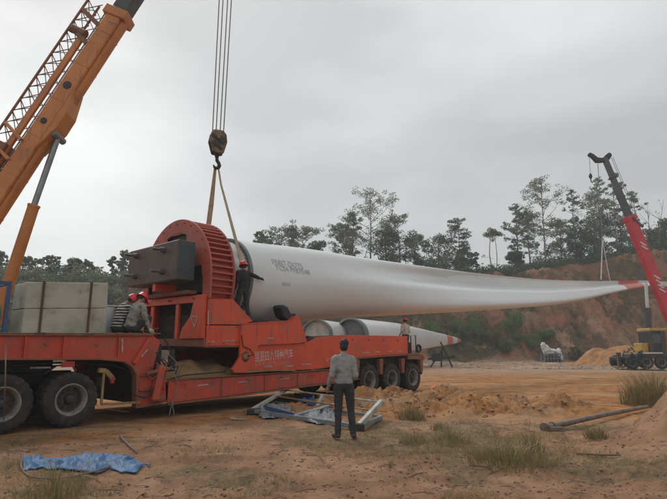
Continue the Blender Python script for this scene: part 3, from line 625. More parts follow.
for k in range(13):
    a_ = R(12 + 13 * k); part(MB().lathe([(0, -.02), (.026, -.02), (.026, .0)], 6, origin=(3.2, cy + (Ra - .12) * math.cos(a_), cz + (Ra - .12) * math.sin(a_)), axis='x', smooth=False), 'bolt', M['red_dirty'], 0)
for a_ in ((3.3, 1.76), (3.3, 2.18), (3.75, 1.78), (4.18, 1.8), (4.18, 2.22)): part(MB().lathe([(0, -.02), (.022, -.02), (.022, .0)], 6, origin=(a_[0], -.04, a_[1]), smooth=False), 'bolt', M['red_dirty'], 0)
# reflective tapes seen on the near side
for px0, py0, px1, py1 in ((122.3, 339, 122.3, 352), (141.3, 357, 147.6, 349.5), (198, 385.6, 208.5, 384.3), (238, 382.2, 247, 381.5), (280.5, 379.2, 289, 378.4), (208, 341.8, 215, 341.6), (226, 340.8, 236, 340.4), (266.5, 338.4, 274, 338.2), (302, 364, 312, 364.2),
                           (264, 366.6, 272, 366.4), (286, 366.2, 293, 365.8), (326, 361, 334, 355.5), (362, 352.6, 369, 352.4), (375, 352, 380, 351.9), (388, 351.5, 393, 351.4), (398, 351.2, 402, 351.1), (208.3, 311, 208.3, 325)):
    if px0 in (208, 226): w0 = -.052
    elif px0 == 208.3: w0 = -.066
    elif px0 == 266.5: w0 = -.115
    elif py0 > 377: w0 = .014
    elif px0 == 122.3: w0 = -.004
    else: w0 = -.004
    a = TL(px0, py0, w0); b = TL(px1, py1, w0); tape(a[0], b[0], a[1], b[1], w0)
# lettering (drawn as flat print)
def text(body, size, mat_, parent, loc, rot, name='lettering', squeeze=1, shear=0, extr=.002, label=None):
    cu = bpy.data.curves.new(name, 'FONT'); cu.body = body; cu.size = size; cu.extrude = extr; cu.shear = shear; cu.resolution_u = 3
    to = bpy.data.objects.new('tmp', cu); C.objects.link(to)
    dg = bpy.context.evaluated_depsgraph_get(); me = bpy.data.meshes.new_from_object(to.evaluated_get(dg))
    bpy.data.objects.remove(to); me.materials.clear(); me.materials.append(mat_)
    o = bpy.data.objects.new(name, me); C.objects.link(o); o.parent = parent; o.location = loc; o.rotation_euler = rot; o.scale = (squeeze, 1, 1)
    xs = [v.co.x for v in me.vertices]; return o, (max(xs) - min(xs) if xs else 0)
a = TL(254.5, 361.3, 0); b = TL(292.5, 358, 0)
t1, wdt = text('昆辰四九特种汽车', .32, M['lettering'], tr, (a[0], -.006, a[1]), (R(90), -math.atan2(b[1] - a[1] + .02, b[0] - a[0]), 0))
t1.scale = ((b[0] - a[0]) / max(wdt, .01), 1, 1)
a = TL(255, 366, 0)
t2, wdt = text('KUNCHEN SIJIU TE ZHONG QI CHE', .13, M['fadewhite'], tr, (a[0], -.006, a[1] - .0), (R(90), -.02, 0)); t2.scale = ((b[0] - a[0]) / max(wdt, .01), 1, 1)

# ---------------------------------------------------------------- tractor truck under the gooseneck
tk = empty('tractor_truck', tw(-3, 1.6, 0), AL, 'dark tractor truck chassis under the gooseneck at left with two big dusty wheels', 'truck')
def kp(mb, name, m, bevel=.006, parent=tk): o = mb.build(name, m, parent, bevel); return o
offs = Vector((3, -1.6, 0))   # build in trailer coordinates, shifted to the truck's own origin
def sh(mb): mb.v = [(x + 3, y - 1.6, z) for x, y, z in mb.v]; return mb
kp(sh(MB().box(-6.5, .7, 1.05, 1.25, .85, 1.1)), 'chassis_rail', M['dark']); kp(sh(MB().box(-6.5, .7, 2.1, 2.3, .85, 1.1)), 'chassis_rail', M['dark'])
kp(sh(MB().box(.55, .68, .3, 3.0, .8, 1.0)), 'rear_bumper', M['dark'])
kp(sh(MB().box(-1.0, -.2, .9, 2.5, 1.12, 1.38)), 'fifth_wheel', M['black'])
for s0 in (-.07, -1.37):
    kp(sh(MB().tube([(s0, .4, .56), (s0, 2.9, .56)], .09, 10).box(s0 - .25, s0 + .25, 1.4, 2.0, .35, .8)), 'axle', M['dark'])
    for y0, fl in ((.15, 1), (.49, 1), (3.0, -1), (2.66, -1)): wheel(tk, s0 + 3, y0 - 1.6, .56, .57, .27, fl)
kp(sh(MB().strip([(-.62, 1.12), (-.4, 1.27), (.1, 1.28)], .1, .4, .02)), 'mudguard', M['black'])
kp(sh(MB().box(-.35, -.08, .0, .04, 1.24, 1.36)), 'rear_lamp', M['lamp']); kp(sh(MB().box(-.95, -.55, .02, .05, 1.22, 1.26)), 'lamp_bracket', M['steel'])
kp(sh(MB().strip([(.46, 1.16), (.62, 1.14), (.78, .98), (.80, .92)], .0, .10, .10)), 'mudguard_bracket', M['ochre'])
kp(sh(MB().box(.56, .61, .02, .07, .42, 1.1)), 'bracket_post', M['ochre'])
kp(sh(MB().box(.74, .82, -.01, .05, .86, 1.0)), 'side_lamp', M['lamp'])
kp(sh(MB().strip([(.6, .42), (.9, .40), (1.5, .40)], .0, .12, .05)), 'step_bar', M['ochre'])
kp(sh(MB().box(-5.8, -2.3, .3, .9, .55, 1.05)), 'fuel_tank', M['steel'], .08)
cabm = kp(sh(MB().prism([(-6.4, .6), (-6.4, 2.0), (-6.2, 3.1), (-4.4, 3.1), (-4.3, .6)], .35, 2.9)), 'cab', M['cranered'], .08)
kp(sh(MB().prism([(-6.0, 2.0), (-5.9, 2.8), (-5.1, 2.8), (-5.1, 2.0)], .33, .348)), 'cab_window', M['glass'], .0, cabm)
for y0, fl in ((.2, 1), (3.0, -1)): wheel(tk, -5.2 + 3, y0 - 1.6, .56, .57, .27, fl)

# concrete counterweight on the gooseneck deck: two courses
cb = empty('concrete_counterweight', tw(-.3, .4, 1.9), AL, 'big pale concrete block of two courses strapped with rusty bands on the gooseneck deck', 'concrete block')
def ck(pts, w0, w1, nm, m, bv=.015, wob=0): return MB().prism([(a + .3, b - 1.9) for a, b in pts], w0 - .4, w1 - .4).build(nm, m, cb, bv)
ck([(-1.16, 1.90), (.57, 1.975), (.57, 2.54), (-1.16, 2.43)], .1, .86, 'concrete_slab', M['concrete'])
ck([(-1.16, 2.437), (.57, 2.547), (.55, 3.13), (-1.15, 2.99)], .1, .86, 'concrete_slab', M['concrete'])
for s0 in (-.83, .16):
    ck([(s0 - .02, 1.86), (s0 + .025, 1.86), (s0 + .025, 3.10 + s0 * .08), (s0 - .02, 3.10 + s0 * .08)], .075, .097, 'strap', M['rust'], 0)
    ck([(s0 - .1, 1.90), (s0 + .1, 1.91), (s0 + .1, 1.96), (s0 - .1, 1.95)], .0, .096, 'strap_foot', M['rust'], 0)
    ck([(s0 - .02, 3.045 + s0 * .08), (s0 + .025, 3.045 + s0 * .08), (s0 + .025, 3.10 + s0 * .08), (s0 - .02, 3.10 + s0 * .08)], .1, .9, 'strap', M['rust'], 0)
for s0 in (-.9, -.1, .4):
    o = MB().tube([(s0 + .3 - .06, 0, 1.1 + s0 * .08), (s0 + .3 - .05, 0, 1.2 + s0 * .08), (s0 + .3 + .05, 0, 1.2 + s0 * .08), (s0 + .3 + .06, 0, 1.1 + s0 * .08)], .013, 6).build('lifting_loop', M['rust'], cb)
# blue frame with the tank at the far left
bf = empty('generator_frame', tw(-1.9, .5, 1.87), AL, 'blue steel frame holding a pale green tank at the left edge of the photo', 'generator')
def bk(mb, nm, m, bv=0): return mb.build(nm, m, bf, bv)
for x, y in ((-.75, -.42), (.42, -.42), (-.75, .42), (.42, .42)): bk(MB().box(x - .035, x + .035, y - .035, y + .035, 0, 1.1), 'frame_post', M['blue'])
for y in (-.42, .42): bk(MB().box(-.715, .385, y - .03, y + .03, 1.03, 1.09), 'frame_rail', M['blue'])
for x in (-.75, .42): bk(MB().box(x - .03, x + .03, -.385, .385, 1.032, 1.088), 'frame_rail', M['blue'])
bk(MB().tube([(-.70, 0, .40), (-.67, 0, .40), (.35, 0, .40), (.38, 0, .40)], [.2, .35, .35, .28], 24), 'tank', M['greentank'])
bk(MB().box(-.5, .2, -.15, .15, .66, .86).tube([(-.3, -.2, .7), (-.1, -.25, .9), (.1, -.2, .7)], .03, 6).tube([(-.1, -.3, .75), (.15, -.33, .8), (.3, -.25, .6)], .02, 6), 'pump', M['black'])
bk(MB().box(-.7, .36, -.3, .3, 0, .1), 'skid', M['black'])
# white panel case behind the seated men
pw = at(110, 320, 14.6)
wc = empty('white_case', tw(1.0, 1.35, 1.985), AL, 'plain white case standing on the deck behind the two seated workers', 'case')
MB().box(-.45, .35, -.3, .3, 0.0, .68).build('case_body', mat('white_case_paint', (.55, .57, .6), .5, (.48, .5, .53), 2), wc, .03)
MB().box(-.46, .36, -.31, .31, .685, .71).build('case_lid', mat('white_case_lid', (.6, .61, .63), .5), wc, .01)

# ---------------------------------------------------------------- wind turbine blade held above the trailer
bl = empty('wind_turbine_blade', tw(4.1, cy, cz), AL, 'huge white wind turbine blade lifted above the red trailer with red band near its tip', 'turbine blade')
topx = [(251, 236.2), (258, 236.5), (275, 240.5), (300, 247.5), (350, 256), (400, 262), (450, 267.8), (497, 274), (549, 279.2), (601, 281.0), (643, 280.2), (655, 280.5), (669, 282.3)]
botx = [(251, 323), (258, 322.6), (275, 321.5), (300, 320), (350, 317.5), (400, 315), (450, 312.2), (497, 309.3), (549, 305.3), (583, 299.5), (611, 293), (643, 287.3), (655, 285.6), (669, 283.6)]
waxis = lambda s: 1.72 - 2.75 * (max(s, 5) - 5) / 57 * 1.0
def solve_s(px):
    lo, hi = 4.3, 90
    for _ in range(50):
        m_ = (lo + hi) / 2; p = tw(m_, waxis(m_), 5)
        if proj(*p)[0] < px: lo = m_
        else: hi = m_
    return lo
def solve_z(s, py, w_=None):
    p = tw(s, waxis(s) if w_ is None else w_, 0); lo, hi = -5, 20
    for _ in range(50):
        m_ = (lo + hi) / 2
        if proj(p.x, p.y, m_)[1] > py: lo = m_
        else: hi = m_
    return lo
stn = [4.98, 5.25, 5.8, 6.6, 7.6, 9, 10.5, 12, 13.5, 15, 17, 19, 21.5, 24, 27, 30, 33, 36, 40, 44, 48, 51, 53.5, 55.5, 57.2, 58.5, 59.5, 60.5, 61.3, 62]
NS = 56
def section(k, th_b):   # unit section, k = 0 round, 1 aerofoil with hollow pressure side; returns (u,v): u along -w (towards camera), v up
    pts = []
    for i in range(NS):
        a = 2 * math.pi * i / NS; cx_, cy_ = math.cos(a), math.sin(a)
        # aerofoil: leading edge down (v=-1), trailing edge up (v=+1)
        v = cy_; half = max(0, 1 - v * v) ** .5
        t = (v + 1) / 2                               # 0 at LE, 1 at TE
        naca = 2.9 * (.2969 * t ** .5 - .126 * t - .3516 * t * t + .2843 * t ** 3 - .1015 * t ** 4) * 2.0
        side = 1 if cx_ >= 0 else -1
        camb = -.42 * math.sin(math.pi * t) * t if side > 0 else .16 * math.sin(math.pi * t)
        u_a = side * naca * th_b + camb * k
        if side > 0: u_a -= .44 * th_b * max(0, math.sin(math.pi * (t - .5) / .5)) ** 1.4 if t > .5 else 0; u_a += .022 * math.sin(t * 15)
        u_c = cx_
        pts.append(((1 - k) * u_c + k * u_a, v))
    return pts
rings = []
for s_ in stn:
    p = tw(s_, waxis(s_), 5); px = proj(*p)[0]
    zt_ = solve_z(s_, np.interp(px, [a for a, b in topx], [b for a, b in topx])); zb_ = solve_z(s_, np.interp(px, [a for a, b in botx], [b for a, b in botx]))
    hv = (zt_ - zb_) / 2; zc = (zt_ + zb_) / 2
    if s_ < 6: hv = 1.385; zc = 3.72
    elif s_ < 9: q = (s_ - 6) / 3; hv = 1.385 * (1 - q) + hv * q; zc = 3.72 * (1 - q) + zc * q
    k = float(np.interp(s_, [5, 8, 14, 20, 62], [0, .12, .62, 1, 1])); hor = float(np.interp(s_, [5, 9, 17, 30, 62], [1.385, 1.36, 1.3, .95, .35])) 
    ring = []
    for u_, v_ in section(k, 1.0):
        # trailing edge leans away from the camera
        lean = float(np.interp(s_, [5, 10, 18, 62], [0, .1, .55, .35])) * k
        yy = waxis(s_) - u_ * hor * (1.0 if k < .5 else 1.0) + lean * hv * (v_) * .9
        ring.append((s_ - 4.1, yy - cy, zc + v_ * hv - cz))
    rings.append(ring)
def loft(rings, caps=True, smooth=True):
    mb = MB(); n = len(rings[0]); v = [q for r_ in rings for q in r_]; f = []
    for i in range(len(rings) - 1):
        for k in range(n): k2 = (k + 1) % n; f.append((i * n + k, i * n + k2, (i + 1) * n + k2, (i + 1) * n + k))
    mb.add(v, f, 0, smooth)
    return mb
# refine between stations for smoothness (Catmull)
def refine(rings, m=4):
    out = []
    for i in range(len(rings) - 1):
        p0, p1, p2, p3 = rings[max(i - 1, 0)], rings[i], rings[i + 1], rings[min(i + 2, len(rings) - 1)]
        for j in range(m):
            t = j / m; r_ = []
            for a, b, c, d in zip(p0, p1, p2, p3):
                r_.append(tuple(b[q] + t * (c[q] - b[q]) for q in range(3)))
            out.append(r_)
    out.append(rings[-1]); return out
fr = refine(rings, 5)
# light smoothing along the span
arr = np.array(fr)
for _ in range(14): arr[3:-1] = .5 * arr[3:-1] + .25 * (arr[2:-2] + arr[4:])
sx = arr[:, :, 0].mean(1) + 4.1
rb = [i for i in range(len(sx)) if solve_s(623) <= sx[i] <= solve_s(645)]
i0, i1 = rb[0], rb[-1]
def skew(a, i, lean): return a
loft([list(map(tuple, arr[i])) for i in range(0, i0 + 1)]).build('blade_shell', M['blade'], bl)
loft([list(map(tuple, arr[i])) for i in range(i0, i1 + 1)]).build('red_band', M['bladered'], bl)
tipm = loft([list(map(tuple, arr[i])) for i in range(i1, len(arr))]); n0 = len(tipm.v); tipm.add(arr[-1].tolist(), [tuple(range(NS))]); tipm.build('blade_tip', M['blade'], bl)
MB().lathe([(1.20, .82), (1.385, .82), (1.392, .875), (1.385, .93), (1.36, .93)], 96, origin=(0, 0, 3.72 - cz), axis='x', smooth=False).build('root_ring', M['collar'], bl)
MB().lathe([(1.285, .03), (1.285, .9)], 96, origin=(0, 0, 3.70 - cz), axis='x').build('root_adapter', M['root'], bl)
mbb = MB()
for k in range(64):
    a_ = 2 * math.pi * k / 64; mbb.lathe([(0, .775), (.018, .775), (.018, .82)], 6, origin=(0, 1.315 * math.cos(a_), 3.72 - cz + 1.315 * math.sin(a_)), axis='x', smooth=False)
tag(mbb.build('root_bolts', M['steel'], bl), kind='stuff')
# faint stencilled print on the shell: follow the curved side
def blade_text(body, px, py, size):
    cu = bpy.data.curves.new('t', 'FONT'); cu.body = body; cu.size = size; cu.resolution_u = 2
    to = bpy.data.objects.new('tmp', cu); C.objects.link(to); me = bpy.data.meshes.new_from_object(to.evaluated_get(bpy.context.evaluated_depsgraph_get())); bpy.data.objects.remove(to)
    me.materials.clear(); me.materials.append(M['bladeink'])
    s0, z0 = TL(px, py, .42)
    for v in me.vertices:
        s_ = s0 + v.co.x; z_ = z0 + v.co.y
        i = int(np.argmin(abs(sx - s_))); i = min(max(i, 0), len(arr) - 2)
        rg = arr[i] if sx[i] <= s_ else arr[i - 1]; rg2 = arr[i + 1] if sx[i] <= s_ else arr[i]
        q = (s_ - 4.1 - rg[:, 0].mean()) / max(rg2[:, 0].mean() - rg[:, 0].mean(), 1e-5); r_ = rg * (1 - q) + rg2 * q
        sel = r_[r_[:, 1] < r_[:, 1].mean()]; od = np.argsort(sel[:, 2]); y_ = np.interp(z_ - cz, sel[od, 2], sel[od, 1])
        v.co = (s_ - 4.1, y_ - .02, z_ - cz)
    o = bpy.data.objects.new('stencilled_print', me); C.objects.link(o); o.parent = bl
blade_text('FRBJT-DOT5', 273, 263.5, .25); blade_text('TCS4 PFB7E48', 275, 269.8, .25); blade_text('BZ43', 280, 285.5, .16)

# two more blades lying behind the trailer
def far_blade(px, py, Yr, px2, py2, Yt, rad, hm, label, bands=True):
    a = at(px, py, Yr); b = at(px2, py2, Yt); d = (b - a); L = d.length; ang = math.atan2(d.y, d.x); pit = math.atan2(d.z, math.hypot(d.x, d.y))
    e = empty('lying_turbine_blade', a, ang, label, 'turbine blade', 'blades stored behind the trailer'); e.rotation_euler = (0, -pit, ang)
    st = [0, .02, .06, .12, .2, .3, .42, .55, .68, .78, .86, .93, .98, 1]; hh = [1, 1, 1, 1.0, 1.0, .98, .86, .72, .56, .46, .36, .25, .15, .03]; ww = [1, 1, 1, .98, .9, .75, .55, .42, .32, .26, .2, .14, .1, .03]
    rg = []
    for t, h_, w_ in zip(st, hh, ww):
        rg.append([(t * L, rad * w_ * math.cos(2 * math.pi * k / 32), rad * h_ * hm * math.sin(2 * math.pi * k / 32)) for k in range(32)])
    cut = lambda i, j: [rg[k] for k in range(i, j)]
    loft(cut(0, 10)).build('blade_shell', M['blade'], e)
    if bands:
        loft(cut(9, 11)).build('red_band', M['bladered'], e); loft(cut(10, 12)).build('white_band', M['blade'], e); loft(cut(11, 14)).build('red_tip', M['bladered'], e)
    else: loft(cut(9, 14)).build('blade_tip', M['blade'], e)
    MB().lathe([(rad * .9, -.02), (rad * 1.005, -.02), (rad * 1.01, .5), (rad * .9, .5)], 40, axis='x', closed=True).build('root_ring', M['collar'], e)
    MB().lathe([(rad * .9, 0), (rad * .9, .35)], 40, axis='x').lathe([(0, .35), (rad * .9, .35)], 40, axis='x').build('root_cover', M['collar' if bands else 'root'], e)
    MB().box(2, 3, -1.2, 1.2, -a.z, -rad * .93).build('support_stand', M['dark'], e)
    return e
far_blade(350, 336, 40, 461, 340.5, 66, 1.36, 1, 'white blade lying beyond the trailer with dark open root and red banded tip')
far_blade(316, 335, 37, 395, 339, 66, 1.1, 1, 'white blade stored left of the open-rooted one behind the trailer', False)
# ---------------------------------------------------------------- orange mobile crane at the left
c0 = at(43, 133, 14.05); c1 = at(116, 22, 14.35); dv = (c1 - c0).normalized()
oc = empty('orange_crane', (-13.5, 14.2, 0), 0, 'orange mobile crane whose telescopic boom with stowed lattice jib crosses the top left corner', 'crane')
def op_(mb, nm, m, bv=.01, par=None):
    mb.v = [(x + 13.5, y - 14.2, z) for x, y, z in mb.v]; return mb.build(nm, m, par or oc, bv)
upb = dv.cross(Vector((0, 1, 0))).normalized()     # in-plane normal, points to the upper left
if upb.x > 0: upb = -upb
lat = dv.cross(upb).normalized()
def bb(a, b, wd, ht): # beam in boom frame
    mb = MB(); v = [p + lat * i * wd / 2 + upb * j * ht / 2 for p in (a, b) for i, j in ((-1, -1), (1, -1), (1, 1), (-1, 1))]
    return mb.add(v, [(3, 2, 1, 0), (4, 5, 6, 7), (0, 1, 5, 4), (1, 2, 6, 5), (2, 3, 7, 6), (3, 0, 4, 7)])
def cp(px, py, off=0): # point on the boom axis near that pixel
    p = at(px, py, 14.2); return c0 + dv * (p - c0).dot(dv)
e_out = cp(125, 13); b_out = c0 - dv * 7.2
mb = bb(b_out, e_out, .52, .50)
mb.add([p + lat * i + upb * j for p in (b_out, e_out) for i, j in ((-.20, -.25), (.20, -.25), (.12, -.36), (-.12, -.36))], [(3, 2, 1, 0), (4, 5, 6, 7), (0, 1, 5, 4), (1, 2, 6, 5), (2, 3, 7, 6), (3, 0, 4, 7)])
op_(mb, 'outer_boom', M['orange'], .03)
op_(bb(e_out - dv * .28, e_out + dv * .02, .62, .74), 'boom_collar', M['orange'], .02)
tipb = c0 + dv * ((-3.45 - c0.x) / dv.x)
m1 = e_out + dv * 3.2
op_(bb(e_out, m1, .46, .50), 'inner_boom', M['boomgrey'], .03)
op_(bb(m1, m1 + dv * 3.2, .40, .44), 'inner_boom', M['boomgrey'], .03)
op_(bb(m1 + dv * 3.2, tipb, .34, .38), 'inner_boom', M['boomgrey'], .03)
op_(bb(tipb - dv * .5, tipb + dv * .35, .5, .62), 'boom_head', M['orange'], .04)
# heel thickening where the lift cylinder bites, with pale cheek plate
ck0, ck1 = cp(50, 122), cp(72, 88)
mb = MB(); pr = [(-1.0, -.25), (-.15, -.47), (.35, -.47), (1.15, -.25)]
v = [ck0 + dv * a + upb * b + lat * l for l in (-.30, .30) for a, b in pr]; n = 4
mb.add(v, [(0, 1, 2, 3), (7, 6, 5, 4)] + [(i, i + 4, (i + 1) % 4 + 4, (i + 1) % 4) for i in range(4)]); op_(mb, 'cylinder_cheek', M['orange_cyl'], .02)
sidep = lat if lat.y < 0 else -lat
for px, py, r_ in ((72.5, 91, .13), (50, 127, .10)):
    q = cp(px, py) + sidep * .262
    op_(MB().tube([q - sidep * .03, q + sidep * .02], [r_, r_ * .9], 14), 'boom_port', M['black'], 0)
for k in range(9):      # weld bands on the outer section
    q = e_out - dv * (.9 + k * 1.25); op_(bb(q, q + dv * .04, .535, .515), 'weld_band', M['orange'], 0)
q = cp(121, 30) + sidep * .3; op_(MB().tube([q, q + sidep * .1 - upb * .35], .015, 6), 'boom_peg', M['greysteel'], 0)
# lift cylinder
ltop = at(58, 137, 14.1); lmid = at(33.5, 207, 14.05); lbot = at(-4, 322, 13.95)
op_(MB().tube([ltop, lmid], .082, 18), 'lift_rod', M['rod'], 0)
op_(MB().tube([lmid + (ltop - lmid).normalized() * .05, lmid - (ltop - lmid).normalized() * .08, lbot], [.15, .15, .155], 20), 'lift_barrel', M['orange_cyl'], 0)
op_(MB().tube([lmid, lmid + (ltop - lmid).normalized() * .06], .165, 20), 'lift_gland', M['orange'], 0)
op_(MB().tube([ltop - sidep * .3, ltop + sidep * .3], .10, 14), 'lift_pin', M['greysteel'], 0)
# stowed lattice jib: chords and lacing
def jp(px, py, l, off): return cp(px, py) + upb * off + sidep * l
pxs = [(-60, 290), (140, -14)]
def ch(off, l, r_, nm, m, t0=-7, t1=None):
    a = c0 + dv * t0 + upb * off + sidep * l; b = c0 + dv * (3.7 if t1 is None else t1) + upb * off + sidep * l
    op_(MB().beam(a, b, r_, r_, up=tuple(upb)), nm, m, .004); return a, b
CH = {'in': (.52, .12), 'out': (1.08, .12), 'in2': (.52, -.36), 'out2': (1.02, -.36)}
op_(MB().beam(c0 - dv * 7 + upb * .56 + sidep * .12, c0 + dv * 3.2 + upb * .56 + sidep * .12, .10, .17, up=tuple(upb)), 'jib_chord', M['orange'], .01)
ch(1.08, .12, .055, 'jib_chord', M['lattice'], -7, 4.6); ch(1.02, -.36, .055, 'jib_chord', M['lattice'], -7, 4.6); ch(.5, -.36, .055, 'jib_chord', M['lattice'], -7, 4.6)
P3 = lambda t, k: c0 + dv * t + upb * k[0] + sidep * k[1]
A_, B_, C_, D_ = (.58, .12), (1.08, .12), (1.02, -.36), (.5, -.36)
t = -6.5; sgn = 0
while t < 4.3:
    for k1, k2, r_, m in ((A_, B_, .015, 'lattice'), (B_, C_, .013, 'greysteel'), (C_, D_, .013, 'greysteel')):
        a, b = (k1, k2) if sgn else (k2, k1)
        op_(MB().tube([P3(t, a), P3(t + .42, b)], r_, 5), 'jib_lacing', M[m], 0)
        op_(MB().tube([P3(t + .02, b), P3(t + .42, a)], r_, 5), 'jib_lacing', M[m], 0)
    t += .42
op_(bb(c0 + dv * -2.4 + upb * .8, c0 + dv * -.75 + upb * .8, .56, .55), 'jib_foot_box', M['lattice'], .02)
for t in (-1.15, -.5): op_(MB().beam(P3(t, (.2, .3)), P3(t + .3, (1.0, .2)), .10, .08), 'jib_bracket', M['orange'], .01)
for t in (3.0, 3.7): op_(MB().beam(P3(t, (.25, .2)), P3(t + .35, (1.1, .1)), .09, .14), 'jib_bracket', M['lattice'], .01)
op_(MB().tube([P3(3.3, (.5, .12)), P3(3.3, (1.0, .12))], .13, 10), 'jib_pin', M['lattice'], 0)
op_(MB().tube([P3(-6, (.32, -.1)), P3(4.3, (.32, -.1))], .02, 6).tube([P3(-6, (.38, .1)), P3(4.3, (.38, .1))], .02, 6), 'hoist_rope', M['rope'], 0)
# superstructure and carrier, mostly outside the frame
def ob(x0, x1, y0, y1, z0, z1, nm, m, bv=.03): return op_(MB().box(x0, x1, y0, y1, z0, z1), nm, m, bv)
ob(-18, -9.9, 13.5, 15.6, .9, 1.45, 'carrier_frame', M['dark']); ob(-16.5, -10.2, 13.3, 13.5, 1.46, 1.6, 'carrier_deck', M['orange'])
ob(-15.5, -10.3, 13.75, 13.85, 1.6, 2.7, 'turret_plate', M['orange']); ob(-15.5, -10.3, 14.5, 14.6, 1.6, 2.7, 'turret_plate', M['orange'])
ob(-16.4, -14.6, 13.4, 15.2, 1.7, 3.0, 'counterweight', M['orange']); ob(-12.6, -11.0, 14.9, 15.7, 1.6, 3.2, 'operator_cab', M['orange'])
op_(MB().beam(b_out, b_out - dv * .4 + Vector((0, 0, -1.2)), .5, .6), 'boom_foot', M['orange'])
for x in (-10.9, -12.3, -15.2, -16.7):
    hb = wheel(oc, x + 13.5, 13.45 - 14.2, .6, .6, .3, 1); hb = wheel(oc, x + 13.5, 15.6 - 14.2, .6, .6, .3, -1)

# ---------------------------------------------------------------- hook block and slings
Yh = 14.75
hk = at(217.5, 143, Yh)
hb = empty('hook_block', hk, R(25), 'olive and black crane hook block hanging on steel ropes above the blade root', 'hook block')
zz = lambda dy: -dy * .0294   # pixels to metres at this distance
k_ = .0294
for sx_ in (-1, 1):
    MB().prism([(-.22, .26), (-.14, .38), (.14, .38), (.24, .26), (.27, .02), (.17, -.36), (-.15, -.36), (-.26, .02)], sx_ * .11 - .035, sx_ * .11 + .035).build('cheek_plate', M['olive'], hb, .03)
for sx_ in (-.045, .045): MB().lathe([(0, -.03), (.18, -.03), (.165, -.01), (.165, .01), (.18, .03), (0, .03)], 24, origin=(0, sx_, .12)).build('sheave', M['black'], hb)
MB().tube([(0, -.2, .12), (0, .2, .12)], .05, 12).build('sheave_pin', M['steel'], hb)
for a, b in (((-.2, .2), (.18, -.05)), ((-.16, -.05), (.12, -.25))): MB().beam((a[0], -.152, a[1]), (b[0], -.152, b[1]), .015, .09).build('warning_stripe', M['black'], hb)
MB().tube([(0, 0, -.34), (0, 0, -.46)], [.09, .055], 12).build('swivel', M['black'], hb)
MB().tube([(0, 0, -.44), (.01, 0, -.56), (.06, 0, -.62), (.085, 0, -.70), (.05, 0, -.78), (-.02, 0, -.80), (-.07, 0, -.76), (-.09, 0, -.70)], [.05, .055, .055, .06, .06, .05, .035, .015], 10).build('hook', M['black'], hb)
for i, (dx, dy) in enumerate(((-.17, -.05), (-.08, .05), (.08, -.05), (.17, .05))):
    a = hk + Vector((dx * .9, dy, .12)); b = Vector((tipb.x + dx * 1.3 + .02, tipb.y + dy, tipb.z))
    o = MB().tube([a - hk, b - hk], .017, 6, cap=False).build('hoist_rope', M['rope'], hb); o.rotation_euler = (0, 0, -R(25))
eye = hk + Vector((0, 0, -.74))
s1b = Vector(tw(4.55, cy + .35, 3.70 + 1.28)); 
def belt(name, pts, wd, th, m, label, side=(1, 0, 0)):
    mb = MB(); pts = [Vector(p) for p in pts]; o0 = pts[0]; sv = Vector(side).normalized(); v = []; f = []
    for i, p in enumerate(pts):
        t = (pts[min(i + 1, len(pts) - 1)] - pts[max(i - 1, 0)]).normalized(); s_ = (sv - t * sv.dot(t)).normalized(); n_ = t.cross(s_)
        wi = wd[i] if isinstance(wd, (list, tuple)) else wd
        for a, b in ((-1, -1), (1, -1), (1, 1), (-1, 1)): v.append(p - o0 + s_ * a * wi / 2 + n_ * b * th / 2)
    for i in range(len(pts) - 1):
        for k in range(4): k2 = (k + 1) % 4; f.append((i * 4 + k, i * 4 + k2, (i + 1) * 4 + k2, (i + 1) * 4 + k))
    n = len(pts) - 1; f += [(3, 2, 1, 0), (n * 4, n * 4 + 1, n * 4 + 2, n * 4 + 3)]
    o = mb.add(v, f).build(name, m); o.location = o0; return tag(o, label, 'sling', 'lifting slings of the left crane')
def ringpt(s_, a, r_=1.305, zc=3.70): return Vector(tw(s_, cy + r_ * math.cos(a), zc + r_ * math.sin(a)))
back = [eye + Vector((-.03, 0, 0)), eye * .5 + ringpt(4.42, R(78)) * .5, ringpt(4.40, R(80)), ringpt(4.42, R(66)), ringpt(4.42, R(40)), ringpt(4.42, R(10)), ringpt(4.42, R(-30)), ringpt(4.42, R(-60)), ringpt(4.42, R(-88))]
belt('lifting_sling', back, [.08, .16, .17] + [.17] * 6, .02, M['sling'], 'wide tan webbing sling from the hook down behind the red arch', (ca, sa, 0))
fr_ = [eye + Vector((.05, 0, 0)), eye * .8 + ringpt(4.66, R(150)) * .2 , ringpt(4.70, R(152)), ringpt(4.68, R(170)), ringpt(4.66, R(190)), ringpt(4.62, R(215)), ringpt(4.58, R(245)), ringpt(4.52, R(268))]
belt('lifting_sling', fr_, [.05, .06, .12] + [.12] * 5, .02, M['sling'], 'narrow tan sling running from the hook down towards the helmet of the black-clad worker', (ca, sa, 0))

# ---------------------------------------------------------------- red crane at the right
rc = empty('red_crane', at(690, 368, 44), 0, 'crimson mobile crane with dark inner boom and yellow-roofed cab at the right edge', 'crane'); o_ = rc.location.copy()
def rp(mb, nm, m, bv=0, par=None):
    if par is None: mb.v = [(x - o_.x, y - o_.y, z - o_.z) for x, y, z in mb.v]
    return mb.build(nm, m, par or rc, bv)
r0 = at(604.5, 158, 46); r1 = at(629, 217, 45.4); r2 = at(686, 350, 44.2); rd = (r1 - r0).normalized()
ru = rd.cross(Vector((0, 1, 0))).normalized()
def sec(a, b, wd, ht, nm, m, bv=.03): rp(MB().beam(a, b, wd, ht, up=tuple(ru)), nm, m, bv)
r2 = r1 + rd * (r2 - r1).length
sec(r0, r0 + rd * 3, .4, .42, 'inner_boom', M['boomgrey']); sec(r0 + rd * 2.9, r1 + rd * .5, .48, .52, 'inner_boom', M['boomgrey']); sec(r1, r2, .66, .84, 'outer_boom', M['cranered'])
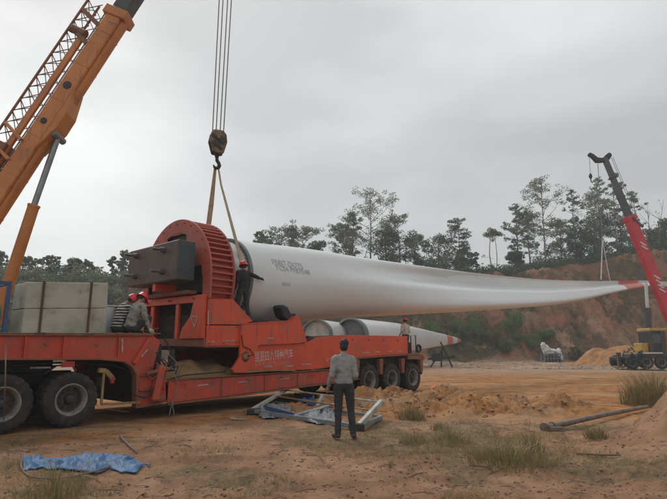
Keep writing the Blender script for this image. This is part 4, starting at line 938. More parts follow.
for q in (1.6, 3.2): sec(r0 + rd * (q * 1.25), r0 + rd * (q * 1.25 + .12), .56, .62, 'boom_collar', M['boomgrey'], 0)
sec(r1 - rd * .05, r1 + rd * .35, .76, .94, 'boom_collar', M['cranered'], 0)
a = at(609, 155, 46); b = at(597.5, 161.5, 46); c = at(590, 155, 46)
rp(MB().prism([(p.x, p.z) for p in (at(608, 153, 46), at(610.5, 155, 46), at(609, 160, 46), at(602, 162.5, 46), at(596, 162.5, 46), at(592, 158, 46), at(590, 156, 46), at(592, 154, 46), at(597, 158, 46), at(602, 158.5, 46))], 45.8, 46.2), 'boom_head', M['black'], .03)
rp(MB().lathe([(0, -.1), (.2, -.1), (.15, 0), (.2, .1), (0, .1)], 18, origin=tuple(at(590, 155, 46))), 'head_sheave', M['black'])
rp(MB().lathe([(0, -.28), (.22, -.28), (.22, .28), (0, .28)], 18, origin=tuple(at(608, 156, 46))), 'head_sheave', M['black'])
rp(MB().tube([at(589.3, 156, 46), at(590.3, 173, 46)], .022, 5), 'auxiliary_rope', M['rope']); q = at(590.6, 177, 46)
rp(MB().tube([q + Vector((0, 0, .35)), q + Vector((0, 0, .2)), q, q - Vector((0, 0, .15))], [.05, .14, .16, .08], 10).tube([q - Vector((0, 0, .15)), q - Vector((0, 0, .45)), q + Vector((.12, 0, -.55)), q + Vector((.16, 0, -.42))], .05, 6), 'auxiliary_hook', M['black'])
for x in (611, 612.8): rp(MB().tube([at(x, 157, 46), at(x + 37, 246, 45)], .02, 5), 'hoist_rope', M['rope'])
rp(MB().beam(at(632, 217, 45), at(643, 227, 45), .12, .16), 'side_bracket', M['boomgrey'])
for y in (246, 250, 280, 284.5, 289, 293):   # slanted white marks on the side of the boom
    p = r1 + rd * ((y - 217) / 133 * (r2 - r1).length) - Vector((0, .345, 0)) + Vector((.08, 0, 0))
    rp(MB().beam(p + Vector((-.28, 0, .16)), p + Vector((.22, 0, -.18)), .02, .13), 'boom_mark', M['white'])
p = at(663, 284, 44.5); rp(MB().box(p.x - .3, p.x + .5, p.y - .1, p.y + .3, p.z - .2, p.z + .2), 'boom_lamp', M['whitecloth'])
rp(MB().tube([at(646, 283, 44.4), at(647.5, 310, 44.4)], .13, 12), 'lift_rod', M['whitecloth']); rp(MB().tube([at(647.5, 308, 44.4), at(649.5, 347, 44.4)], .24, 14), 'lift_barrel', M['boomgrey'])
Yc = 43.5; P_ = lambda x, y: at(x, y, Yc)
def rbox(x0, y0, x1, y1, d0, d1, nm, m, bv=.04): a = P_(x0, y1); b = P_(x1, y0); return rp(MB().box(a.x, b.x, Yc + d0, Yc + d1, a.z, b.z), nm, m, bv)
rbox(651, 331, 664, 352, 0, 1.6, 'operator_cab', M['black']); rbox(649.5, 328, 668, 331, -.1, 1.9, 'cab_roof', M['yellow'])
rbox(653, 334, 661, 343, -.03, -.003, 'cab_window', M['glass'], 0); rbox(650.5, 331, 651.6, 352, -.05, .05, 'cab_pillar', M['darkpost'], 0); rbox(663, 331, 664.2, 360, -.05, .05, 'cab_pillar', M['darkpost'], 0)
rbox(644, 343, 650, 352, .2, 1.4, 'tool_box', M['yellow']); rbox(638, 354, 720, 358.5, 0, 2.4, 'carrier_deck', M['darkpost']); rbox(634, 352.2, 662, 353.7, -.1, 0, 'hand_rail', M['white'], 0)
rbox(664.5, 336, 700, 353, .2, 2.2, 'engine_house', M['cranered'])
rbox(622, 357, 640, 360.5, .4, 2, 'outrigger_beam', M['black']); rbox(622.5, 352.5, 624, 367, .5, .8, 'outrigger_leg', M['boomgrey'], 0); rbox(620, 366.2, 627, 368, .3, 1.2, 'outrigger_pad', M['plank'], 0)
for x in (632, 646, 661, 690, 704):
    p = P_(x, 362.3); wheel(rc, p.x - o_.x, Yc - .05 - o_.y, p.z - o_.z, .55, .3, 1); wheel(rc, p.x - o_.x, Yc + 2.4 - o_.y, p.z - o_.z, .55, .3, -1)
mb = MB(); rr = random.Random(5)
for i in range(22):
    x = 620 + rr.random() * 22; y = 352 + rr.random() * 9; p = P_(x, y); q = P_(x + rr.uniform(-7, 7), y + rr.uniform(-4, 5)); md = (p + q) / 2 + Vector((0, -.3, rr.uniform(-.2, .3)))
    p.y -= .3; q.y -= .2; mb.tube([p, md, q], .045, 6)
rp(mb, 'looped_hoses', M['black'])
# sling at the blade tip
sa_ = at(602.5, 240, 45.9)
tg = empty('tip_sling', sa_, 0, 'pale two-legged sling holding the blade near its tip below the red crane', 'sling')
MB().tube([(0, 0, 0), at(601, 281, 45.6) - sa_], .05, 6).build('sling_leg', M['whitecloth'], tg)
MB().tube([(0, 0, 0), at(607.5, 268, 45.9) - sa_, at(612, 290, 46.3) - sa_], .04, 6).build('sling_leg', M['whitecloth'], tg)
MB().tube([(0, 0, 0), at(597.8, 163, 46) - sa_], .028, 5).build('hoist_rope', M['rope'], tg)
MB().tube([at(596.5, 280.2, 45.0) - sa_, at(601, 281, 45.0) - sa_, at(605, 283, 45.0) - sa_], .12, 8).build('edge_protector', M['boomgrey'], tg)

# ---------------------------------------------------------------- people
def caps(mb, a, ra, b, rb, n=14):
    a = Vector(a); b = Vector(b); t = (b - a); L = t.length
    if L < 1e-6: b = a + Vector((0, 0, 1e-3)); t = b - a
    t.normalize(); pts = []; rs = []
    for k in range(5): an = math.pi / 2 * (k + .15) / 5; pts.append(a - t * ra * math.cos(an)); rs.append(ra * math.sin(an))
    pts.append(a); rs.append(ra); pts.append(b); rs.append(rb)
    for k in range(4, -1, -1): an = math.pi / 2 * (k + .15) / 5; pts.append(b + t * rb * math.cos(an)); rs.append(rb * math.sin(an))
    return mb.tube(pts, rs, n)
def ell(mb, c, r, n=18, m=12, rot=None):
    c = Vector(c); v = []; f = []
    for i in range(m + 1):
        th = math.pi * i / m
        for k in range(n):
            ph = 2 * math.pi * k / n; q = Vector((r[0] * math.sin(th) * math.cos(ph), r[1] * math.sin(th) * math.sin(ph), r[2] * math.cos(th)))
            if rot: q = rot @ q
            v.append(c + q)
    for i in range(m):
        for k in range(n): f.append((i * n + k, (i + 1) * n + k, (i + 1) * n + (k + 1) % n, i * n + (k + 1) % n))
    return mb.add(v, f, 0, True)
def fuse(mb, name, m, parent, voxel=.012, it=4, wob=0, wsc=9, cut=None):
    o = mb.build('tmp', m); md = o.modifiers.new('r', 'REMESH'); md.mode = 'VOXEL'; md.voxel_size = voxel
    s_ = o.modifiers.new('s', 'SMOOTH'); s_.factor = .5; s_.iterations = it
    me = bpy.data.meshes.new_from_object(o.evaluated_get(bpy.context.evaluated_depsgraph_get())); bpy.data.objects.remove(o)
    if wob:
        for v in me.vertices:
            c = v.co; nn = noise.noise(Vector((c.x * wsc, c.y * wsc, c.z * wsc * 1.6))) + .5 * noise.noise(c * wsc * 2.7); v.co = c + v.normal * nn * wob
    if cut:
        bm = bmesh.new(); bm.from_mesh(me)
        bmesh.ops.delete(bm, geom=[v for v in bm.verts if cut(v.co)], context='VERTS'); bm.to_mesh(me); bm.free()
    me.polygons.foreach_set('use_smooth', [True] * len(me.polygons)); me.name = name
    if not me.materials: me.materials.append(m)
    r_ = bpy.data.objects.new(name, me); C.objects.link(r_); r_.parent = parent; return r_
def hand(mb, wr, dirv, palm_n, curl=.5, side=1):
    wr = Vector(wr); d = Vector(dirv).normalized(); n_ = Vector(palm_n).normalized(); x = d.cross(n_).normalized() * side
    caps(mb, wr, .026, wr + d * .06, .036, 10); base = wr + d * .08
    for i, L in enumerate((.068, .078, .072, .056)):
        p = base + x * (i - 1.5) * -.02; q = p + d * L * .5 + n_ * L * .15 * curl; e = q + d * L * .5 * (1 - .5 * curl) + n_ * L * .55 * curl
        caps(mb, p - d * .02, .0115, q, .0105, 8); caps(mb, q, .0105, e, .009, 8)
    p = wr + d * .025 + x * .028; q = p + x * .03 + d * .03; caps(mb, p, .013, q, .012, 8); caps(mb, q, .012, q + d * .03 + n_ * .012, .010, 8)
def person(loc, rz, J, outfit, label, voxel=.012, scale=1, helmet=True):
    e = empty('person', loc, rz, label, 'person'); V = {k: Vector(v) for k, v in J.items()}
    hd = V['head']; nk = V['neck']; ch_ = V['chest']; wa = V['waist']; hp = V['hips']; hr = V.get('face', Vector((0, 1, 0))).normalized()
    up = (hd - nk).normalized(); rt = hr.cross(up).normalized(); hr = up.cross(rt).normalized(); Rm = Matrix((rt, hr, up)).transposed()
    b = MB()
    ell(b, hd, (.075, .092, .112), rot=Rm); ell(b, hd - up * .055 + hr * .025, (.055, .065, .065), rot=Rm)
    caps(b, hd + hr * .092 + up * .0, .010, hd + hr * .108 - up * .03, .014, 8)                       # nose
    caps(b, hd + hr * .085 - up * .066 - rt * .02, .009, hd + hr * .085 - up * .066 + rt * .02, .009, 8)   # lips
    for s_ in (-1, 1): ell(b, hd + rt * s_ * .078 - up * .012, (.012, .022, .032), 10, 8, Rm); ell(b, hd + hr * .078 + rt * s_ * .032 + up * .022, (.02, .012, .008), 10, 8, Rm)
    caps(b, nk - up * .05, .058, hd - up * .06, .052)
    tdir = (ch_ - wa).normalized()
    ell(b, ch_, (.165, .105, .19)); ell(b, wa, (.135, .09, .15)); ell(b, hp, (.155, .11, .12))
    caps(b, V['shL'] * .8 + nk * .2, .055, V['shR'] * .8 + nk * .2, .055)
    for s_ in 'LR':
        caps(b, V['sh' + s_], .052, V['el' + s_], .040); caps(b, V['el' + s_], .040, V['wr' + s_], .027)
        fd = V['wr' + s_] - V['el' + s_]; hand(b, V['wr' + s_], J.get('hd' + s_, tuple(fd)), J.get('pn' + s_, (0, 1, 0)), .5, 1 if s_ == 'R' else -1)
        caps(b, V['hip' + s_], .085, V['kn' + s_], .055); caps(b, V['kn' + s_], .055, V['an' + s_], .036)
        caps(b, V['an' + s_] - Vector((0, 0, .03)), .036, V['toe' + s_], .030)
    fuse(b, 'body', M['skin'], e, voxel, 2)
    t = MB(); g = .018
    ell(t, ch_, (.155 + g, .10 + g, .20)); ell(t, wa, (.138 + g, .095 + g, .17)); caps(t, ch_ , .13, hp + Vector((0, 0, .05)), .125); ell(t, hp + Vector((0, 0, .03)), (.15 + g, .108 + g, .10))
    caps(t, V['shL'] * .85 + nk * .15, .069, V['shR'] * .85 + nk * .15, .069); caps(t, nk - up * .06, .07, nk - up * .01, .062)
    caps(t, nk - Vector((0, 0, .03)), .075, (V['shL'] + V['shR']) / 2, .09)
    for s_ in 'LR':
        caps(t, V['sh' + s_], .068, V['el' + s_], .057); caps(t, V['el' + s_], .057, V['el' + s_].lerp(V['wr' + s_], .86 if outfit.get('long', True) else .35), .042)
    fuse(t, outfit.get('topname', 'jacket'), M[outfit['top']], e, voxel * 1.15, 3, outfit.get('wob', .012))
    q = MB(); ell(q, hp, (.16 + .008, .122, .125))
    for s_ in 'LR':
        caps(q, V['hip' + s_] , .098, V['kn' + s_], .070); caps(q, V['kn' + s_], .070, V['an' + s_] + (V['kn' + s_] - V['an' + s_]).normalized() * .01, .055)
    fuse(q, 'trousers', M[outfit.get('legs', 'trousers')], e, voxel * 1.15, 3, .010)
    for s_ in 'LR':
        f_ = MB(); td = V['toe' + s_] - V['an' + s_]; caps(f_, V['an' + s_] - Vector((0, 0, .025)), .048, V['toe' + s_] - Vector((0, 0, .0)), .042); caps(f_, V['an' + s_] - Vector((0, 0, .04)) - td * .2, .042, V['toe' + s_], .040)
        fuse(f_, 'shoe', M[outfit.get('shoe', 'shoe')], e, voxel, 2)
    if 'glove' in outfit:
        for s_ in outfit['glove']:
            f_ = MB(); fd = V['wr' + s_] - V['el' + s_]; hand(f_, V['wr' + s_], J.get('hd' + s_, tuple(fd)), J.get('pn' + s_, (0, 1, 0)), .5, 1 if s_ == 'R' else -1); o = fuse(f_, 'glove', M[outfit.get('glovemat', 'glove')], e, .010, 1)
            for v in o.data.vertices: v.co += v.normal * .004
    for s_ in (-1, 1): ell(MB(), hd, (.1, .1, .1)); eb = ell(MB(), hd + hr * .086 + rt * s_ * .032 + up * .018, (.011, .008, .007), 10, 8, Rm).build('eye', M['black'], e)
    if helmet:
        h = MB(); prof = []; n = 14
        pr_ = [(.122, -.005), (.126, .01), (.122, .05), (.108, .09), (.082, .12), (.045, .137), (0, .142)]
        v = []; ns = 32
        for k in range(ns):
            a_ = 2 * math.pi * k / ns
            for r_, hh in pr_:
                ext = .035 * max(0, math.sin(a_)) ** 3 if hh < 0.0 else 0
                rr_ = r_ * (1.0) + (.012 if hh < 0 else 0); v.append(hd + rt * (rr_ * math.cos(a_) * .95) + hr * (rr_ * 1.1 * math.sin(a_) + ext) + up * (hh + .018 + (.012 if abs(math.cos(a_)) < .18 and hh > .04 else 0)))
        f = []; m_ = len(pr_)
        for k in range(ns):
            for j in range(m_ - 1): k2 = (k + 1) % ns; f.append((k * m_ + j, k2 * m_ + j, k2 * m_ + j + 1, k * m_ + j + 1))
        h.add(v, f, 0, True); o = h.build('helmet', M['helmet'], e); sd_ = o.modifiers.new('thickness', 'SOLIDIFY'); sd_.thickness = .006
        hb_ = MB(); ell(hb_, hd - hr * .02 + up * .0, (.08, .085, .09), rot=Rm); fuse(hb_, 'hair', M['hair'], e, .012, 1, .003)
    else:
        hb_ = MB(); ell(hb_, hd - hr * .014 + up * .03, (.083, .093, .10), rot=Rm); ell(hb_, hd - hr * .04 - up * .03, (.074, .062, .08), rot=Rm); fuse(hb_, 'hair', M['hair'], e, .008, 1, .012, 30)
    if scale != 1: e.scale = (scale,) * 3
    return e
pm = gz(344, 439)
stand = dict(head=(.01, .03, 1.625), neck=(0, 0, 1.49), face=(.1, 1, -.05), chest=(0, 0, 1.27), waist=(0, .005, 1.08), hips=(0, 0, .95), shL=(-.162, 0, 1.38), shR=(.162, 0, 1.37),
             elL=(-.215, -.05, 1.11), wrL=(-.265, .09, .90), elR=(.205, -.03, 1.10), wrR=(.13, .2, 1.0), hipL=(-.095, 0, .90), hipR=(.095, 0, .90), knL=(-.10, .035, .50), knR=(.125, .03, .50),
             anL=(-.11, -.01, .09), anR=(.165, -.02, .09), toeL=(-.17, .13, .045), toeR=(.20, .13, .045), hdL=(-.3, .3, -.8), pnL=(1, 0, 0), pnR=(-.3, .3, .2))
person(pm, R(4), stand, dict(top='sweater', topname='sweater', wob=.014), 'bare-headed man in grey sweater and dark trousers watching with his back to us', .010, 1.01, False)
# worker in black on the lifting arm
pf = tw(4.52, .16, 2.355)
reach = dict(head=(.0, .03, 1.60), neck=(0, .0, 1.47), face=(.25, 1, .1), chest=(0, 0, 1.26), waist=(0, -.01, 1.07), hips=(0, 0, .94), shL=(-.185, 0, 1.40), shR=(.185, .01, 1.405),
             elL=(-.25, -.06, 1.13), wrL=(-.25, .08, .90), elR=(.43, .03, 1.34), wrR=(.64, .09, 1.31), hipL=(-.095, 0, .89), hipR=(.095, 0, .89), knL=(-.16, .06, .50), knR=(.13, .0, .48),
             anL=(-.20, .07, .10), anR=(.18, -.12, .075), toeL=(-.22, .22, .06), toeR=(.23, .0, .04), pnR=(0, .6, -.6), pnL=(1, 0, 0))
person(pf, AL - R(6), reach, dict(top='tee', topname='shirt', wob=.009, glove='LR', glovemat='tee'), 'worker in black and red helmet standing on the red arm, reaching to the blade root', .012, 1.03)
# two seated workers on the gooseneck deck and one on the tail
sit = dict(head=(0, .26, .80), neck=(0, .17, .69), face=(.1, .85, -.5), chest=(0, .08, .46), waist=(0, .0, .28), hips=(0, -.02, .14), shL=(-.19, .12, .62), shR=(.19, .12, .62),
           elL=(-.27, .22, .38), wrL=(-.17, .42, .36), elR=(.30, .12, .36), wrR=(.36, .20, .10), hipL=(-.10, .02, .11), hipR=(.10, .02, .11), knL=(-.17, .40, .36), knR=(.13, .40, .36),
           anL=(-.15, .34, .09), anR=(.12, .34, .09), toeL=(-.17, .48, .045), toeR=(.12, .48, .045), hdR=(.2, .3, -.5), pnR=(0, 1, 0))
person(tw(1.36, .46, 2.0), R(-26), sit, dict(top='greyjacket', wob=.02, glove='R'), 'seated worker in crumpled grey jacket and red helmet, right one of the pair', .013, 1.08)
sit2 = dict(sit); sit2.update(head=(.10, .26, .80), wrR=(.2, .42, .36), elR=(.27, .22, .38), hdR=(0, .6, -.2))
person(tw(1.16, .74, 2.0), R(-26), sit2, dict(top='striped', topname='striped_shirt', wob=.012), 'seated worker in black and white striped shirt and red helmet, left one of the pair', .013, 1.04)
person(tw(13.1, .42, 1.43), R(15), dict(stand, wrR=(.18, .26, .98), knL=(-.12, .12, .5), knR=(.12, .12, .5)), dict(top='cream', wob=.015), 'worker in cream jacket and red helmet on the tail of the trailer', .014, .83)
# ---------------------------------------------------------------- leaves and trees
def leafmesh(name, m, clumps, size, rng, droop=0, boost=1.0):
    """clumps: list of (centre, (rx,ry,rz), count). Small folded leaf cards, spread through each clump's volume."""
    V = []; 
    for c, r_, n in clumps:
        n = int(n * boost)
        d = rng.normal(size=(n, 3)); d /= np.linalg.norm(d, axis=1)[:, None]; d *= rng.uniform(.25, 1, (n, 1)) ** .5
        p = np.array(c) + d * np.array(r_)
        a = rng.normal(size=(n, 3)); a[:, 2] -= droop; a /= np.linalg.norm(a, axis=1)[:, None]
        b = np.cross(a, rng.normal(size=(n, 3))); b /= np.linalg.norm(b, axis=1)[:, None] + 1e-9
        s_ = size * rng.uniform(.6, 1.5, (n, 1)); a = a * s_; b = b * s_ * .42
        V.append(np.stack([p - a, p + b, p + a, p - b], 1).reshape(-1, 3))
    V = np.vstack(V); nq = len(V) // 4
    me = bpy.data.meshes.new(name); me.vertices.add(len(V)); me.vertices.foreach_set('co', V.ravel())
    me.loops.add(nq * 4); me.loops.foreach_set('vertex_index', np.arange(nq * 4)); me.polygons.add(nq); me.polygons.foreach_set('loop_start', np.arange(nq) * 4)
    me.update(calc_edges=True); me.materials.append(m); return me
def make_tree(kind, H, seed, width):
    """returns trunk MB, crown clumps"""
    rg = random.Random(seed); mb = MB(); cl = []
    def limb(p, q, r0_, r1_, n=5, bend=.08):
        p = Vector(p); q = Vector(q); L = (q - p).length; pts = []; rs = []
        o1 = Vector((rg.uniform(-1, 1), rg.uniform(-1, 1), 0)) * L * bend
        for i in range(n): t = i / (n - 1); pts.append(p.lerp(q, t) + o1 * math.sin(math.pi * t)); rs.append(r0_ * (1 - t) + r1_ * t)
        mb.tube(pts, rs, 6); return pts
    hw = width / 2
    if kind == 'dense':
        limb((0, 0, -.5), (rg.uniform(-.3, .3), 0, H * .7), .16, .05)
        for i in range(int(26)):
            t = rg.random(); z = H * (.22 + .72 * t); pr = math.sin(math.pi * min(1, .15 + .80 * t)) ** .6; a = rg.random() * 6.28; rr = hw * pr * rg.uniform(.3, .85)
            q = Vector((rr * math.cos(a), rr * math.sin(a), z)); limb((0, 0, z * .75), q, .05, .02, 3)
            cl.append((q, (hw * .34, hw * .34, hw * .26), 150))
    elif kind == 'pine':
        limb((0, 0, -.5), (0, 0, H), .17, .03, 6, .01); z = H * .12; k = 0
        while z < H * .98:
            t = (z / H - .12) / .86; L = hw * (1.0 - .55 * t) * rg.uniform(.6, 1.05); nb = 4
            for j in range(nb):
                a = rg.random() * 6.28; q = Vector((L * math.cos(a), L * math.sin(a), z + L * .22)); limb((0, 0, z), q, .045, .015, 3)
                cl.append((q * 1 - Vector((0, 0, 0)), (L * .38 + .15, L * .38 + .15, .26), 60)); cl.append((Vector((q.x * .55, q.y * .55, z + L * .1)), (L * .35 + .1, L * .35 + .1, .22), 40))
            z += H * .065 * rg.uniform(.8, 1.2)
    elif kind == 'umbrella':
        p = limb((0, 0, -.5), (rg.uniform(-.3, .3), 0, H * .86), .13, .05)
        p = limb((.3, .1, -.5), (rg.uniform(.3, .8), 0, H * .80), .09, .04)
        for i in range(15):
            a = rg.random() * 6.28; rr = hw * rg.uniform(.1, .85); z = H * (.80 + .16 * (1 - (rr / hw) ** 2) * rg.uniform(.4, 1.1)); q = Vector((rr * math.cos(a), rr * math.sin(a), z))
            limb((0, 0, H * .68), q, .04, .015, 4); cl.append((q, (hw * .34, hw * .34, hw * .24), 80))
        for i in range(4): q = Vector((rg.uniform(-hw, hw), rg.uniform(-hw, hw), H * rg.uniform(.15, .45))); limb((0, 0, q.z * .8), q, .03, .01, 3); cl.append((q, (.35, .35, .25), 25))
    elif kind == 'bare':
        for b in range(3):
            q = Vector((rg.uniform(-1, 1) * hw, rg.uniform(-1, 1) * hw, H * rg.uniform(.75, 1))); pp = limb((0, 0, -.5), q, .10, .025, 6, .1)
            for i in range(7):
                s_ = pp[rg.choice((2, 3, 4))]; q2 = s_ + Vector((rg.uniform(-1, 1), rg.uniform(-1, 1), rg.uniform(.4, 1.3))) * H * .16; limb(s_, q2, .035, .01, 3); cl.append((q2, (.2, .2, .2), 3))
    else:   # airy eucalyptus: tall stem, ascending limbs, separate leaf pads with sky between
        top_ = Vector((rg.uniform(-.04, .04) * H, 0, H * .96)); stem = limb((0, 0, -.5), top_, .19, .03, 9, .015)
        lo = .30 if kind == 'airy' else .42; nb = 22 if kind == 'airy' else 14
        for i in range(nb):
            t = lo + (1 - lo) * (i + rg.random()) / nb; z = H * t * .93; s_ = Vector((top_.x * t, 0, z)); pr = (math.sin(math.pi * (.12 + .80 * (t - lo) / (1 - lo))) ** .7)
            a = rg.random() * 6.28; L = hw * pr * rg.uniform(.55, 1.1); q = s_ + Vector((L * math.cos(a), L * math.sin(a), L * rg.uniform(.35, .8)))
            bp = limb(s_, q, .06, .018, 4, .12)
            cl.append((q, (hw * .22, hw * .22, hw * .13), 64))
            for j in range(4):
                s2 = bp[rg.choice((1, 2, 3))]; q2 = s2 + Vector((rg.uniform(-1, 1), rg.uniform(-1, 1), rg.uniform(.0, .8))) * hw * .36; limb(s2, q2, .022, .008, 3)
                cl.append((q2, (hw * rg.uniform(.12, .24), hw * rg.uniform(.12, .24), hw * rg.uniform(.07, .16)), int(rg.uniform(14, 52))))
        cl.append((top_, (hw * .22, hw * .22, hw * .16), 60))
    return mb, cl
_tc = {}
KM = {'dense': 'leafdark', 'pine': 'leafdark', 'umbrella': 'leafgrey', 'bare': 'leafgrey', 'airy': 'leafgrey', 'slim': 'leafgrey'}
def tree(px, ytop, wpx, kind, label, seed, back=3., group='trees on top of the bank', share=None):
    Y = 86.
    for _ in range(4):
        x = (px - 333.5) / F * Y * 1.0; Y = float(toe(np.array([x]))[0]) + 15 + back
    p = at(px, 250, Y); x = p.x; zb_ = tz1(x, Y); zt_ = at(px, ytop, Y).z; H = max(2, zt_ - zb_); wd = wpx * Y / F * (1.3 if kind in ('airy', 'dense', 'pine') else 1.1)
    nm = {'pine': 'pine_tree', 'airy': 'eucalyptus_tree', 'slim': 'eucalyptus_tree', 'umbrella': 'umbrella_tree', 'bare': 'bare_tree', 'dense': 'leafy_tree'}[kind]
    e = empty(nm, (x, Y, zb_), 0, label, 'tree', group)
    rng = np.random.RandomState(seed); mb, cl = make_tree(kind, H, seed, wd)
    mb.build('trunk', M['palebark' if kind in ('airy', 'slim', 'umbrella', 'bare') else 'bark'], e, fix=False)
    o = bpy.data.objects.new('crown', leafmesh('crown', M[KM[kind]], cl, .135 if kind != 'dense' else .17, rng)); C.objects.link(o); o.parent = e
    return e
T = [(262, 231, 16, 'airy', 'small grey-green round tree showing nearest the dark root ring of the blade'),
     (281, 227, 26, 'airy', 'wide low tree with pale crown just right of the root ring'),
     (304, 229, 26, 'airy', 'pale rounded tree above the blade lettering, left of a dark low one'),
     (318, 238, 22, 'dense', 'dark low tree poking just above the blade left of the tallest middle tree'),
     (344, 225, 26, 'airy', 'short grey tree in front of the tallest tree over the middle of the blade'),
     (352, 212, 22, 'airy', 'mid-height tree leaning against the left of the tallest middle tree'),
     (369, 192, 40, 'airy', 'tallest airy eucalyptus rising above the middle of the blade'),
     (386, 228, 26, 'dense', 'dark leafy tree right of the foot of the tallest middle eucalyptus'),
     (400, 218, 34, 'airy', 'wide-spreading pale tree between the tallest eucalyptus and the dark trees'),
     (415, 231, 24, 'dense', 'dark round tree below the wide pale crown over the blade'),
     (438, 234, 30, 'dense', 'broad dark tree immediately left of the layered pine'),
     (459, 217, 24, 'pine', 'dark layered pine standing at the right end of the middle group of trees'),
     (463, 247, 18, 'dense', 'low dark bush-like tree under the layered pine'),
     (476, 252, 8, 'slim', 'tiny lone sapling between the layered pine and the umbrella tree'),
     (493, 227, 18, 'umbrella', 'umbrella-shaped tree on thin twin stems standing alone on the bank'),
     (514, 252, 18, 'dense', 'low dark tree where the top of the red slope begins'),
     (517, 205, 18, 'airy', 'slim airy tree just left of the tallest eucalyptus of the right group'),
     (530, 212, 20, 'airy', 'half-height airy tree overlapping the left of the tallest right eucalyptus'),
     (545, 178, 36, 'airy', 'tallest eucalyptus of the right group with layered crown'),
     (561, 222, 24, 'airy', 'mid-sized bushy eucalyptus right of the tallest right one'),
     (577, 188, 18, 'slim', 'tall narrow eucalyptus halfway between the tallest right one and the red crane'),
     (582, 226, 26, 'dense', 'dark leafy tree under the tall narrow eucalyptus'),
     (600, 195, 32, 'airy', 'thick dark-crowned tree behind the hanging rope of the red crane'),
     (604, 212, 30, 'dense', 'dense dark tree directly behind the hanging rope of the red crane'),
     (600, 176, 20, 'slim', 'highest thin tree reaching up beside the head of the red crane'),
     (618, 170, 20, 'slim', 'thin tall tree right behind the dark boom of the red crane'),
     (622, 222, 28, 'airy', 'short airy tree partly hidden by the red crane boom'),
     (641, 190, 18, 'slim', 'tall thin tree with open crown just right of the red crane boom'),
     (658, 194, 18, 'bare', 'nearly leafless tree at the right edge beyond the red crane'),
     (652, 228, 22, 'dense', 'low dark tree at the foot of the nearly leafless one'),
     (668, 220, 22, 'dense', 'dark leafy tree cut by the right edge of the photo')]
for i, (px, yt, wp, kd, lb) in enumerate(T): tree(px, yt, wp, kd, lb, 100 + i, back=1.0 + (i * 37 % 7) * .9)
# dark fringe of shrubs along the top edge of the cut
rng = np.random.RandomState(11); cl = []; rg = random.Random(4)
for i in range(620):
    x = rg.uniform(-30, 66); Y = float(toe(np.array([x]))[0]) + rg.uniform(12.6, 17.5)
    h_ = rg.uniform(.4, 1.3); cl.append(((x, Y, tz1(x, Y) + h_ * .35), (rg.uniform(.5, 1.2), .8, h_), 46))
o = bpy.data.objects.new('edge_scrub', leafmesh('edge_scrub', M['leafdark'], cl, .2, rng)); C.objects.link(o); tag(o, 'dark scrub lining the top edge of the red cut slope', 'undergrowth', kind='stuff')
cl = []
for i in range(260):     # weeds and small shrubs over the lower slope between the trailer and the gravel
    x = rg.uniform(-8, 34); t_ = rg.random() ** 1.4; Y = float(toe(np.array([x]))[0]) + .5 + 11 * t_
    if noise.noise(Vector((x * .16, Y * .16, 3))) < (x - 12) * .02: continue
    h_ = rg.uniform(.3, .9); cl.append(((x, Y, tz1(x, Y) + h_ * .4), (rg.uniform(.5, 1.2), .6, h_), 40))
o = bpy.data.objects.new('slope_weeds', leafmesh('slope_weeds', M['leafbrown'], cl, .16, rng)); C.objects.link(o); tag(o, 'brownish weeds scattered over the lower red slope', 'undergrowth', kind='stuff')
cl = []; cl2 = []
for i in range(330):     # young growth between the trees on the bank
    px = rg.choice((rg.uniform(250, 345), rg.uniform(340, 480), rg.uniform(340, 480), rg.uniform(552, 690), rg.uniform(552, 690), rg.uniform(500, 552)))
    x = (px - 333.5) / F * 88; Y = float(toe(np.array([x]))[0]) + rg.uniform(14, 24); z = tz1(x, Y)
    h_ = (rg.uniform(1.2, 4.6) if px < 480 else rg.uniform(.8, 4.2)) * (.55 if 500 < px < 552 else 1)
    for k in range(3):
        (cl if rg.random() < .6 else cl2).append(((x + rg.uniform(-.8, .8), Y, z + h_ * rg.uniform(.3, 1)), (rg.uniform(.5, .9), .7, rg.uniform(.3, .7)), 40))
for c_, m_, lb in ((cl, 'leafgrey', 'grey-green young growth filling the gaps between the trees on the bank'), (cl2, 'leafdark', 'darker young growth between the trees on the bank')):
    o = bpy.data.objects.new('young_growth', leafmesh('young_growth', M[m_], c_, .15, rng)); C.objects.link(o); tag(o, lb, 'undergrowth', kind='stuff')
cl = []
for i in range(520):     # dry grass and low scrub clinging to the raw slope on the right
    x = rg.uniform(8, 62); t_ = rg.random(); Y = float(toe(np.array([x]))[0]) + .5 + 11.5 * t_
    if noise.noise(Vector((x * .22, Y * .2, 9))) < .05: continue
    h_ = rg.uniform(.15, .5); cl.append(((x, Y, tz1(x, Y) + h_ * .3), (rg.uniform(.3, .9), .5, h_), 30))
o = bpy.data.objects.new('dry_slope_grass', leafmesh('dry_slope_grass', M['leafbrown'], cl, .12, rng)); C.objects.link(o); tag(o, 'dry grass clinging to the raw red slope at right', 'grass', kind='stuff')
